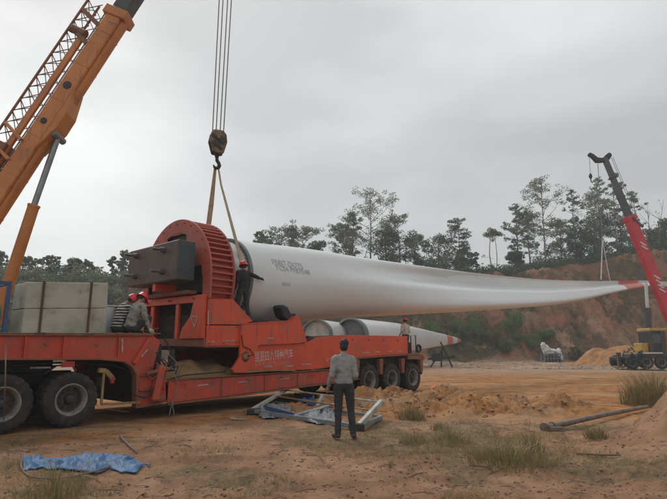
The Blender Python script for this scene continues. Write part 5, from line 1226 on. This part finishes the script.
# bushes on the slope
B = [(433, 331, 22, 22, 'leafbush', 'dark green bush on the slope above the tip of the stored blade'),
     (468, 326, 30, 22, 'leafbush', 'bright green bush on the slope right of the stored blade tip'),
     (452, 338, 18, 14, 'leafbush', 'small bush at the slope foot just under the two green ones'),
     (493, 338, 24, 18, 'leafbrown', 'brownish bush on the slope left of the caged generator'),
     (512, 322, 24, 26, 'leafbush', 'tall green bush on the slope next to a bare red patch'),
     (528, 340, 26, 16, 'leafbush', 'low green bush immediately left of the caged generator'),
     (505, 346, 22, 12, 'leafbush', 'flat green bush at the very foot of the slope'),
     (576, 353, 12, 14, 'leafbrown', 'dry brown bush just right of the caged generator'),
     (586, 356, 10, 9, 'leafbrown', 'little dry bush at the left foot of the sand pile'),
     (545, 334, 18, 12, 'leafbush', 'small green bush on the slope above the caged generator')]
for i, (px, py, wp, hp_, m, lb) in enumerate(B):
    p = gnd(px, 362)
    Yb = 70.
    for _ in range(12):     # walk back until the terrain meets the line of sight
        q = at(px, py + hp_ / 2, Yb); dz = q.z - tz1(q.x, Yb); Yb += max(-3, min(3, dz * .8))
    q = at(px, py + hp_ / 2, Yb); zz_ = tz1(q.x, Yb); wd = wp * Yb / F; hh = hp_ * Yb / F
    e = empty('bush', (q.x, Yb, zz_ - .1), 0, lb, 'bush', 'bushes on the cut slope'); rg2 = random.Random(i); cl = []; mb = MB()
    for k in range(14):
        a = Vector((rg2.uniform(-.42, .42) * wd, rg2.uniform(-.3, .3) * wd, hh * rg2.uniform(.25, .85))); mb.tube([(0, 0, -.1), a * .5 + Vector((0, 0, .1)), a], [.04, .03, .01], 5); cl.append((a, (wd * .17, wd * .17, hh * .18), 110))
    mb.build('stems', M['bark'], e, fix=False); o = bpy.data.objects.new('foliage', leafmesh('foliage', M[m], cl, .13, np.random.RandomState(i))); C.objects.link(o); o.parent = e
# wooded hill behind the left crane: reads as one mass
cl = []; cl2 = []
for i in range(1250):
    x = rg.uniform(-100, -18); Y = float(toe(np.array([x]))[0]) + rg.uniform(3, 26); z = tz1(x, Y); h_ = rg.uniform(1.6, 3.7) * (1 if x < -30 else .7)
    (cl if rg.random() < .55 else cl2).append(((x, Y, z + h_ * .55), (rg.uniform(.9, 1.7), 1.2, h_ * .55), 62))
for c_, m, nm, lb in ((cl, 'leafhaze', 'hillside_wood', 'grey-green wood covering the hill behind the left crane'), (cl2, 'leafgrey', 'hillside_wood', 'darker growth within the wood on the left hill')):
    o = bpy.data.objects.new(nm, leafmesh(nm, M[m], c_, .26, rng)); C.objects.link(o); tag(o, lb, 'wood', kind='stuff')
for i, (px, yt, wp, kd, lb) in enumerate([(3, 253, 14, 'airy', 'small airy tree standing out of the wood at the left edge of the photo'), (31, 258, 16, 'airy', 'small airy tree above the wood just right of the orange lift cylinder'), (52, 256, 12, 'airy', 'small airy tree above the concrete block, left of its middle'),
        (76, 259, 18, 'dense', 'dark rounded tree rising from the wood above the right half of the concrete block'), (91, 262, 12, 'airy', 'slight tree beside the dark rounded one over the concrete block'), (114, 256, 7, 'slim', 'single thin tree left of the grey counterweight block'), (125, 252, 14, 'airy', 'airy tree seen just beneath the rods of the counterweight'), (140, 262, 16, 'airy', 'tree hidden mostly by the grey counterweight block')]):
    tree(px, yt, wp, kd, lb, 300 + i, back=2, group='trees rising from the left wood')

# ---------------------------------------------------------------- steel frame lying on the ground
G = lambda px, py: gz(px, py)
fl_, fr2 = G(252, 414), G(359, 431); 
fo = empty('steel_lifting_frame', ((fl_ + fr2) / 2), 0, 'grey-blue folded steel frame lying on the ground behind the bare-headed man', 'steel frame'); fo_ = fo.location.copy()
def fp(a, b, wd, ht, nm, m='frame', up=(0, 0, 1)): 
    o = MB().beam(a - fo_, b - fo_, wd, ht, up=up).build(nm, M[m], fo, .006); return o
up_ = lambda p, h_: Vector((p.x, p.y, p.z + h_))
bl_ = G(268, 404); br_ = G(381, 420)
tl_ = at(286, 390, bl_.y + .05); tr_ = at(381, 402, br_.y + .05)
fp(up_(fl_, .08), up_(fr2, .08), .075, .09, 'bottom_beam'); fp(up_(bl_, .07), up_(br_, .07), .06, .07, 'bottom_beam')
fp(up_(fl_, .1), tl_, .075, .09, 'slanting_post', 'frame_pale'); fp(up_(fr2, .1), tr_, .085, .11, 'slanting_post', 'frame_pale')
fp(tl_, tr_, .035, .035, 'top_rail', 'frame_pale')
fp(up_(fl_, .07), up_(bl_, .06), .07, .07, 'cross_beam'); fp(up_(fr2, .07), up_(br_, .06), .08, .08, 'cross_beam')
for t_ in (.3, .62): fp(up_(fl_.lerp(fr2, t_), .08), up_(bl_.lerp(br_, t_), .07), .07, .06, 'cross_beam')
md = tl_.lerp(tr_, .46); fp(md, up_(bl_.lerp(br_, .5), .05), .09, .06, 'middle_post', 'frame_pale')
fp(tl_.lerp(up_(fl_, .1), .35), tr_.lerp(up_(fr2, .1), .4), .035, .035, 'middle_rail', 'ochre')
for t_ in (.02, .98): p = fl_.lerp(fr2, t_); MB().box(-.16, .16, -.09, .09, 0, .15).build('foot_block', M['black'], fo, .02).location = p - fo_ + Vector((0, 0, -.01))
fp(up_(fl_.lerp(fr2, .45), .11), up_(bl_.lerp(br_, .72), .3), .16, .03, 'gusset_plate'); fp(up_(fl_.lerp(fr2, .15), .2), up_(fl_.lerp(fr2, .45), .12), .03, .1, 'clamp', 'blue')
def cloth(name, c, top_, bot_, m, label, cat, seed, hgt=.06, nx=60, ny=14):
    """crumpled sheet between its far edge and its near edge, both lying on the ground"""
    def along(L, t):
        s_ = t * (len(L) - 1); i = min(int(s_), len(L) - 2); f_ = s_ - i; f_ = f_ * f_ * (3 - 2 * f_) * .5 + f_ * .5; return L[i].lerp(L[i + 1], f_)
    v = []; f = []
    for i in range(nx + 1):
        for j in range(ny + 1):
            t = i / nx; q = j / ny; p = along(top_, t).lerp(along(bot_, t), q); x, y = p.x, p.y
            x += .05 * noise.noise(Vector((x * 3, y * 3, seed))); y += .05 * noise.noise(Vector((x * 3, y * 3, seed + 5)))
            r1 = 1 - 2 * abs(noise.noise(Vector((x * 2.2 + y * 1.2, y * 4.5 - x, seed)))); r2 = 1 - 2 * abs(noise.noise(Vector((x * 6 - y * 3, y * 9 + x * 2, seed + 3)))); r3 = noise.noise(Vector((x * 16, y * 20, seed)))
            ed = min(1, 5 * min(q, 1 - q), 8 * min(t, 1 - t)) * .75 + .25
            v.append((x - c.x, y - c.y, tz1(x, y) - c.z + .02 + ed * hgt * (.9 * max(0, r1) ** 2.2 + .35 * max(0, r2) ** 2 + .10 * r3)))
    for i in range(nx):
        for j in range(ny): a = i * (ny + 1) + j; f.append((a, a + ny + 1, a + ny + 2, a + 1))
    o = MB().add(v, f, 0, True).build(name, m); o.location = c; s_ = o.modifiers.new('thickness', 'SOLIDIFY'); s_.thickness = .005
    return tag(o, label, cat)
GL = lambda *l: [G(a, b) for a, b in l]
cloth('blue_rag', G(303, 400), GL((293, 397), (302, 395.5), (312, 401)), GL((296, 402), (303, 405), (314, 406)), M['tarp'], 'small bright blue rag inside the steel frame', 'rag', 3, .16, 16, 8)
cloth('grey_rag', G(318, 418), GL((303, 416), (316, 411), (330, 413), (338, 419)), GL((306, 423), (318, 425), (328, 424), (337, 423)), M['frame'], 'grey-blue crumpled sheet lying in the steel frame', 'sheet', 5, .16, 24, 12)
cloth('grey_rag', G(272, 412), GL((257, 412), (268, 407), (284, 408), (291, 413)), GL((261, 419), (268, 420), (278, 419), (290, 417)), M['frame'], 'grey-blue crumpled sheet over the left corner of the steel frame', 'sheet', 8, .14, 24, 12)
cloth('blue_tarp', G(85, 464), GL((22, 458), (32, 456.5), (46, 460), (60, 461), (74, 457), (92, 455), (108, 455.5), (122, 457), (133, 461), (149, 462)), GL((24, 472), (32, 469), (44, 469), (60, 471.5), (78, 472.5), (96, 472), (110, 467), (122, 471), (136, 470.5), (149, 466)), M['tarp'], 'crumpled bright blue tarpaulin lying on the trampled ground bottom left', 'tarpaulin', 12, .07, 110, 22)
cloth('orange_cloth', G(437, 389), GL((430, 388), (438, 386), (445, 388)), GL((431, 391), (437, 392), (446, 390)), M['orangecloth'], 'little orange cloth on the earth behind the last trailer wheel', 'cloth', 15, .10, 12, 8)
# pole resting on the mound
a = G(545, 431); b = G(648, 410); a.z += .06; b.z += .09
pe = empty('steel_pole', a, 0, 'long grey pole lying with its flanged end left and other end on the pink mound', 'pole'); d_ = b - a
MB().tube([(0, 0, 0), d_ * .5 + Vector((0, 0, .02)), d_], [.062, .055, .045], 14).build('shaft', M['pipe'], pe)
u_ = d_.normalized(); MB().tube([u_ * -.02, u_ * .05], .10, 12).tube([u_ * .3, u_ * .34], .085, 20).build('end_flange', M['pipe'], pe)
MB().beam(u_ * .02 + Vector((0, -.03, -.02)), u_ * .55 + Vector((.02, -.14, -.05)), .1, .08).build('bracket', M['pipe'], pe, .01)
# caged generator far off
g_ = gnd(553, 364); g_.z = tz1(g_.x, g_.y); ge = empty('caged_generator', g_, 0, 'grey cage with a white cloth thrown over it on the gravel below the slope', 'generator'); k_ = g_.y / F
wg, hg = 19 * k_, 9 * k_
for x in (-wg / 2, wg / 2):
    for y in (-.5, .5): MB().box(x - .05, x + .05, y - .05, y + .05, 0, hg).build('cage_post', M['frame'], ge)
for y in (-.5, .5):
    for z in (.1, hg * .5, hg): MB().box(-wg / 2, wg / 2, y - .04, y + .04, z - .04, z + .04).build('cage_rail', M['frame'], ge)
    for k in range(1, 6): x = -wg / 2 + wg * k / 6; MB().box(x - .025, x + .025, y - .03, y + .03, .1, hg).build('cage_bar', M['frame'], ge)
MB().box(-wg * .42, wg * .42, -.4, .4, .15, hg * .85).build('engine', M['boomgrey'], ge, .06)
cw_ = MB(); rr = random.Random(9)
ell(cw_, (-wg * .28, 0, hg + .35 * k_ * 10), (.45, .4, .62)); ell(cw_, (-wg * .42, 0, hg + .9), (.3, .3, .45)); ell(cw_, (.05, 0, hg + .25), (.6, .4, .32)); ell(cw_, (wg * .32, -.1, hg + .1), (.32, .42, .62)); ell(cw_, (wg * .38, -.2, hg * .6), (.22, .4, .55))
fuse(cw_, 'white_cloth', M['whitecloth'], ge, .06, 3, .14, 2.2)
# dark lifting clamp rack near the stored blade tip
r1_ = at(442, 352, 48); rk = empty('tool_stand', (r1_.x, 48, tz1(r1_.x, 48)), 0, 'small dark metal stand before the stored blade right of the trailer tail', 'stand'); hz_ = r1_.z - rk.location.z
MB().beam((-1.1, 0, 0), (.0, 0, hz_ + .2), .12, .12).beam((.9, 0, 0), (-.1, 0, hz_ + .9), .12, .12).build('leg', M['black'], rk); MB().beam((.0, .6, 0), (0, 0, hz_ + .4), .12, .12).build('leg', M['black'], rk); MB().beam((-1.3, 0, hz_ * .55), (1.2, 0, hz_ * .7), .14, .2).box(-.9, -.2, -.2, .2, hz_ * .4, hz_ * .9).build('cross_bar', M['black'], rk)

# ---------------------------------------------------------------- grass tufts and weeds
def tuftmesh(name, m, n, h_, sp, seed, lean=.5, wdt=.006):
    rg = random.Random(seed); mb = MB()
    for i in range(n):
        a = rg.random() * 6.28; r_ = sp * rg.random() ** .7; x, y = r_ * math.cos(a), r_ * math.sin(a); L = h_ * rg.uniform(.35, 1.15) * (1 - .55 * (r_ / sp) ** 2) * (1.25 if rg.random() < .06 else 1); ln = lean * rg.uniform(.2, 1.5) * L; da = a + rg.uniform(-.9, .9)
        dx, dy = math.cos(da) * ln, math.sin(da) * ln; px_, py_ = -math.sin(da + rg.uniform(-1, 1)) * wdt, math.cos(da + rg.uniform(-1, 1)) * wdt
        p = [(x, y, -.02), (x + dx * .3, y + dy * .3, L * .55), (x + dx, y + dy, L * .92)]
        mb.add([(p[0][0] - px_, p[0][1] - py_, p[0][2]), (p[0][0] + px_, p[0][1] + py_, p[0][2]), (p[1][0] + px_ * .8, p[1][1] + py_ * .8, p[1][2]), (p[1][0] - px_ * .8, p[1][1] - py_ * .8, p[1][2]), p[2]], [(0, 1, 2, 3), (3, 2, 4)], 0 if rg.random() < .62 else 1)
    return mb
TF = [(411, 420, .50, .34, 330, 'dry', 'dark spiky grass clump right of the steel frame under the last trailer wheels', .55),
      (415, 443, .26, .26, 180, 'green', 'low weed clump directly below the dark spiky grass clump', .8),
      (452, 443, .32, .34, 260, 'dry', 'low straw-coloured clump between the spiky clump and the large green one', .8),
      (440, 429, .20, .22, 120, 'dry', 'small tuft on the lower edge of the orange earth', .8),
      (508, 463, .36, .62, 480, 'green', 'largest green grass clump in the middle of the foreground', .9),
      (532, 452, .46, .20, 160, 'dry', 'upright dry grass on the right of the largest green clump', .4),
      (596, 438, .32, .2, 170, 'dry', 'dark grass clump under the middle of the long grey pole', .8),
      (654, 405, 1.15, .85, 1300, 'dry', 'tall dry grass clump behind the pink mound at the right edge', .45),
      (636, 397, .45, .28, 200, 'dry', 'shorter dry grass left of the tall clump behind the pink mound', .5),
      (390, 466, .14, .08, 26, 'dry', 'tiny sprig on bare earth below the right end of the frame', .5),
      (55, 496, .42, .30, 120, 'green', 'tall thin grass blades at the bottom left corner below the tarpaulin', .35)]
for i, (px, py, h_, sp, n, kd, lb, ln) in enumerate(TF):
    p = gz(px, py); o = tuftmesh('grass_clump', None, n, h_, sp, i, ln).build('grass_clump', [M['grass'], M['drygrass']] if kd == 'green' else [M['drygrass'], M['grass']], fix=False); o.location = p; tag(o, lb, 'grass clump', 'grass clumps in the foreground')
mb = MB(); rg = random.Random(21)
def bladeadd(mb, x, y, h_, n, sp):
    for k in range(n):
        a = rg.random() * 6.28; bx = x + rg.uniform(-sp, sp); by = y + rg.uniform(-sp, sp); z = tz1(bx, by); L = h_ * rg.uniform(.4, 1.1); ln = L * rg.uniform(.3, 1.6); w_ = .0035
        mb.add([(bx - w_, by, z - .01), (bx + w_, by, z - .01), (bx + math.cos(a) * ln, by + math.sin(a) * ln, z + L)], [(0, 1, 2)])
n_ = 0
pts = []
for i in range(2600):
    px = rg.uniform(-20, 690); py = rg.uniform(428, 505); p = gnd(px, py); d_ = noise.noise(Vector((p.x * .7, p.y * .7, 2.2)))
    left = p.x < -1.6 and p.y < 8.6
    if d_ > (.0 if left else .24) : pts.append((p.x, p.y, .11 if left else .08))
for i in range(900):      # sparse weeds around the clumps
    px = rg.gauss(470, 70); py = rg.gauss(446, 13); p = gnd(px, max(424, py)); 
    if noise.noise(Vector((p.x * 1.5, p.y * 1.5, 7))) > .05: pts.append((p.x, p.y, .17))

for (x, y, h_) in pts: bladeadd(mb, x, y, h_, 6, .12)
tag(mb.build('trampled_grass', M['drygrass'], fix=False), 'trampled straw and short grass on the foreground earth', 'grass', kind='stuff')
# pebbles, clods and twigs
def rocks(name, m, pos, label, cat):
    mb = MB()
    ico = [(0, 0, 1), (.89, 0, .45), (.28, .85, .45), (-.72, .53, .45), (-.72, -.53, .45), (.28, -.85, .45), (.72, .53, -.45), (-.28, .85, -.45), (-.89, 0, -.45), (-.28, -.85, -.45), (.72, -.53, -.45), (0, 0, -1)]
    fs = [(0, 1, 2), (0, 2, 3), (0, 3, 4), (0, 4, 5), (0, 5, 1), (1, 6, 2), (2, 7, 3), (3, 8, 4), (4, 9, 5), (5, 10, 1), (2, 6, 7), (3, 7, 8), (4, 8, 9), (5, 9, 10), (1, 10, 6), (11, 7, 6), (11, 8, 7), (11, 9, 8), (11, 10, 9), (11, 6, 10)]
    for x, y, r_ in pos:
        z = tz1(x, y); a = rg.random() * 6.28; c_, s_ = math.cos(a), math.sin(a); e_ = (rg.uniform(.7, 1.4), rg.uniform(.6, 1.1), rg.uniform(.35, .75))
        v = []
        for q in ico:
            j = rg.uniform(.75, 1.2) * r_; X, Y_ = q[0] * e_[0] * j, q[1] * e_[1] * j; v.append((x + X * c_ - Y_ * s_, y + X * s_ + Y_ * c_, z + q[2] * e_[2] * j + r_ * .15))
        mb.add(v, fs)
    return tag(mb.build(name, m, fix=False), label, cat, kind='stuff')
P1 = []
for i in range(520):
    a = rg.random() * 6.28; r_ = rg.random() ** .5; x = 2.9 + 3.7 * r_ * math.cos(a); y = 15.4 + 2.4 * r_ * math.sin(a)
    P1.append((x, y, rg.choice((.02, .025, .03, .045, .075)) * rg.uniform(.7, 1.4)))
for i in range(260): x = .2 + rg.uniform(-2.6, 2.6); y = 14.6 + rg.uniform(-1.6, 1.2); P1.append((x, y, rg.choice((.015, .02, .03, .05))))
P1 = [(x, y, r_) for x, y, r_ in P1 if -(x - O.x) * sa + (y - O.y) * ca < -.35]
rocks('earth_clods', M['clod'], P1, 'orange clods and crumbs of the loosened earth beside the trailer', 'clods')
P2 = []
for i in range(2600):
    px = rg.uniform(-20, 690); py = rg.uniform(420, 500); p = gnd(px, py)
    P2.append((p.x, p.y, rg.choice((.006, .008, .01, .014, .02)) * rg.uniform(.7, 1.5)))
M['clod2'] = mat('brown_crumbs', (.20, .11, .072), .95, (.14, .08, .055), 3)
rocks('earth_crumbs', M['clod2'], P2, 'small brown crumbs scattered over the trampled foreground', 'crumbs')
P3_ = []
for i in range(2600):
    px = rg.uniform(425, 667); py = rg.uniform(354, 369); p = gnd(px, py); y = p.y
    if p.y < 75 and (p.x - 31) ** 2 / 34 + (p.y - 57) ** 2 / 20 > 1 and y < float(toe(np.array([p.x]))[0]): P3_.append((p.x, p.y, rg.choice((.05, .07, .1, .16)) * rg.uniform(.6, 1.3)))
rocks('gravel_stones', M['stone'], P3_, 'pale stones of the gravel strip at the foot of the slope', 'gravel')
mb = MB()
for i in range(150):
    px = rg.uniform(0, 667); py = rg.uniform(425, 498); p = gnd(px, py); a = rg.uniform(-.5, .5) + (0 if rg.random() < .7 else 1.5); L = rg.uniform(.05, .3); q = (p.x + L * math.cos(a), p.y + L * math.sin(a)); z0, z1_ = tz1(p.x, p.y) + .008, tz1(*q) + .012
    mb.tube([(p.x, p.y, z0), ((p.x + q[0]) / 2, (p.y + q[1]) / 2 + rg.uniform(-.02, .02), (z0 + z1_) / 2 + .012), (q[0], q[1], z1_)], rg.uniform(.003, .007), 5)
tag(mb.build('dry_twigs', M['twig'], fix=False), 'dry twigs and straws strewn over the foreground', 'twigs', kind='stuff')
def stick(pts, r_, label, m='twig'):
    P = [G(a, b) + Vector((0, 0, r_ + .005)) for a, b in pts]; o = MB().tube([p - P[0] for p in P], [r_ * (1 - .5 * i / (len(P) - 1)) for i in range(len(P))], 7).build('stick', M[m]); o.location = P[0]; tag(o, label, 'stick', 'sticks on the ground')
stick([(577, 455), (598, 456.5), (621, 457)], .022, 'dark straight stick on the bare earth below the long grey pole')
stick([(470, 466), (500, 470), (536, 468)], .014, 'pale bent stick in front of the largest green grass clump')
stick([(231, 419.5), (238, 420.5), (246, 420.5)], .022, 'short pale stick left of the steel frame', 'frame_pale')
stick([(120, 438), (128, 446), (137, 454)], .022, 'grey stick slanting towards the blue tarpaulin', 'pipe')
stick([(426, 460), (434, 459), (440, 460)], .016, 'short dark stick left of the largest green grass clump')
# thin hose looping on the ground at the left edge
hp0 = [at(6, 345, 9.2), at(5, 390, 9.1), G(4, 431) + Vector((0, 0, .02)), G(14, 446) + Vector((0, 0, .02)), G(22, 456) + Vector((0, 0, .02)), G(21, 468) + Vector((0, 0, .02)), G(30, 478) + Vector((0, 0, .02)), G(52, 480) + Vector((0, 0, .02)), G(78, 477) + Vector((0, 0, .02)), G(112, 470) + Vector((0, 0, .05))]
pts = []
for i in range(len(hp0) - 1):
    p0, p1, p2, p3 = hp0[max(i - 1, 0)], hp0[i], hp0[i + 1], hp0[min(i + 2, len(hp0) - 1)]
    for j in range(6): t = j / 6; pts.append(.5 * ((2 * p1) + (p2 - p0) * t + (2 * p0 - 5 * p1 + 4 * p2 - p3) * t * t + (3 * p1 - p0 - 3 * p2 + p3) * t ** 3))
o = MB().tube([p - pts[0] for p in pts], .011, 7).build('thin_hose', M['pipe']); o.location = pts[0]; tag(o, 'thin grey hose hanging from the gooseneck and looping on the ground by the tarpaulin', 'hose')
# air between the camera and the far slope
HAZE = .0014
if HAZE:
    hm = bpy.data.materials.new('haze'); hm.use_nodes = True; t_ = hm.node_tree; t_.nodes.clear(); pv = t_.nodes.new('ShaderNodeVolumePrincipled'); pv.inputs['Color'].default_value = (.86, .9, .92, 1); pv.inputs['Density'].default_value = HAZE; pv.inputs['Anisotropy'].default_value = .1
    oo = t_.nodes.new('ShaderNodeOutputMaterial'); t_.links.new(pv.outputs[0], oo.inputs['Volume'])
    hz = MB().box(-340, 340, -340, 340, -4, 70).build('haze', hm); tag(hz, kind='stuff', label='thin grey haze over the whole site', cat='haze')
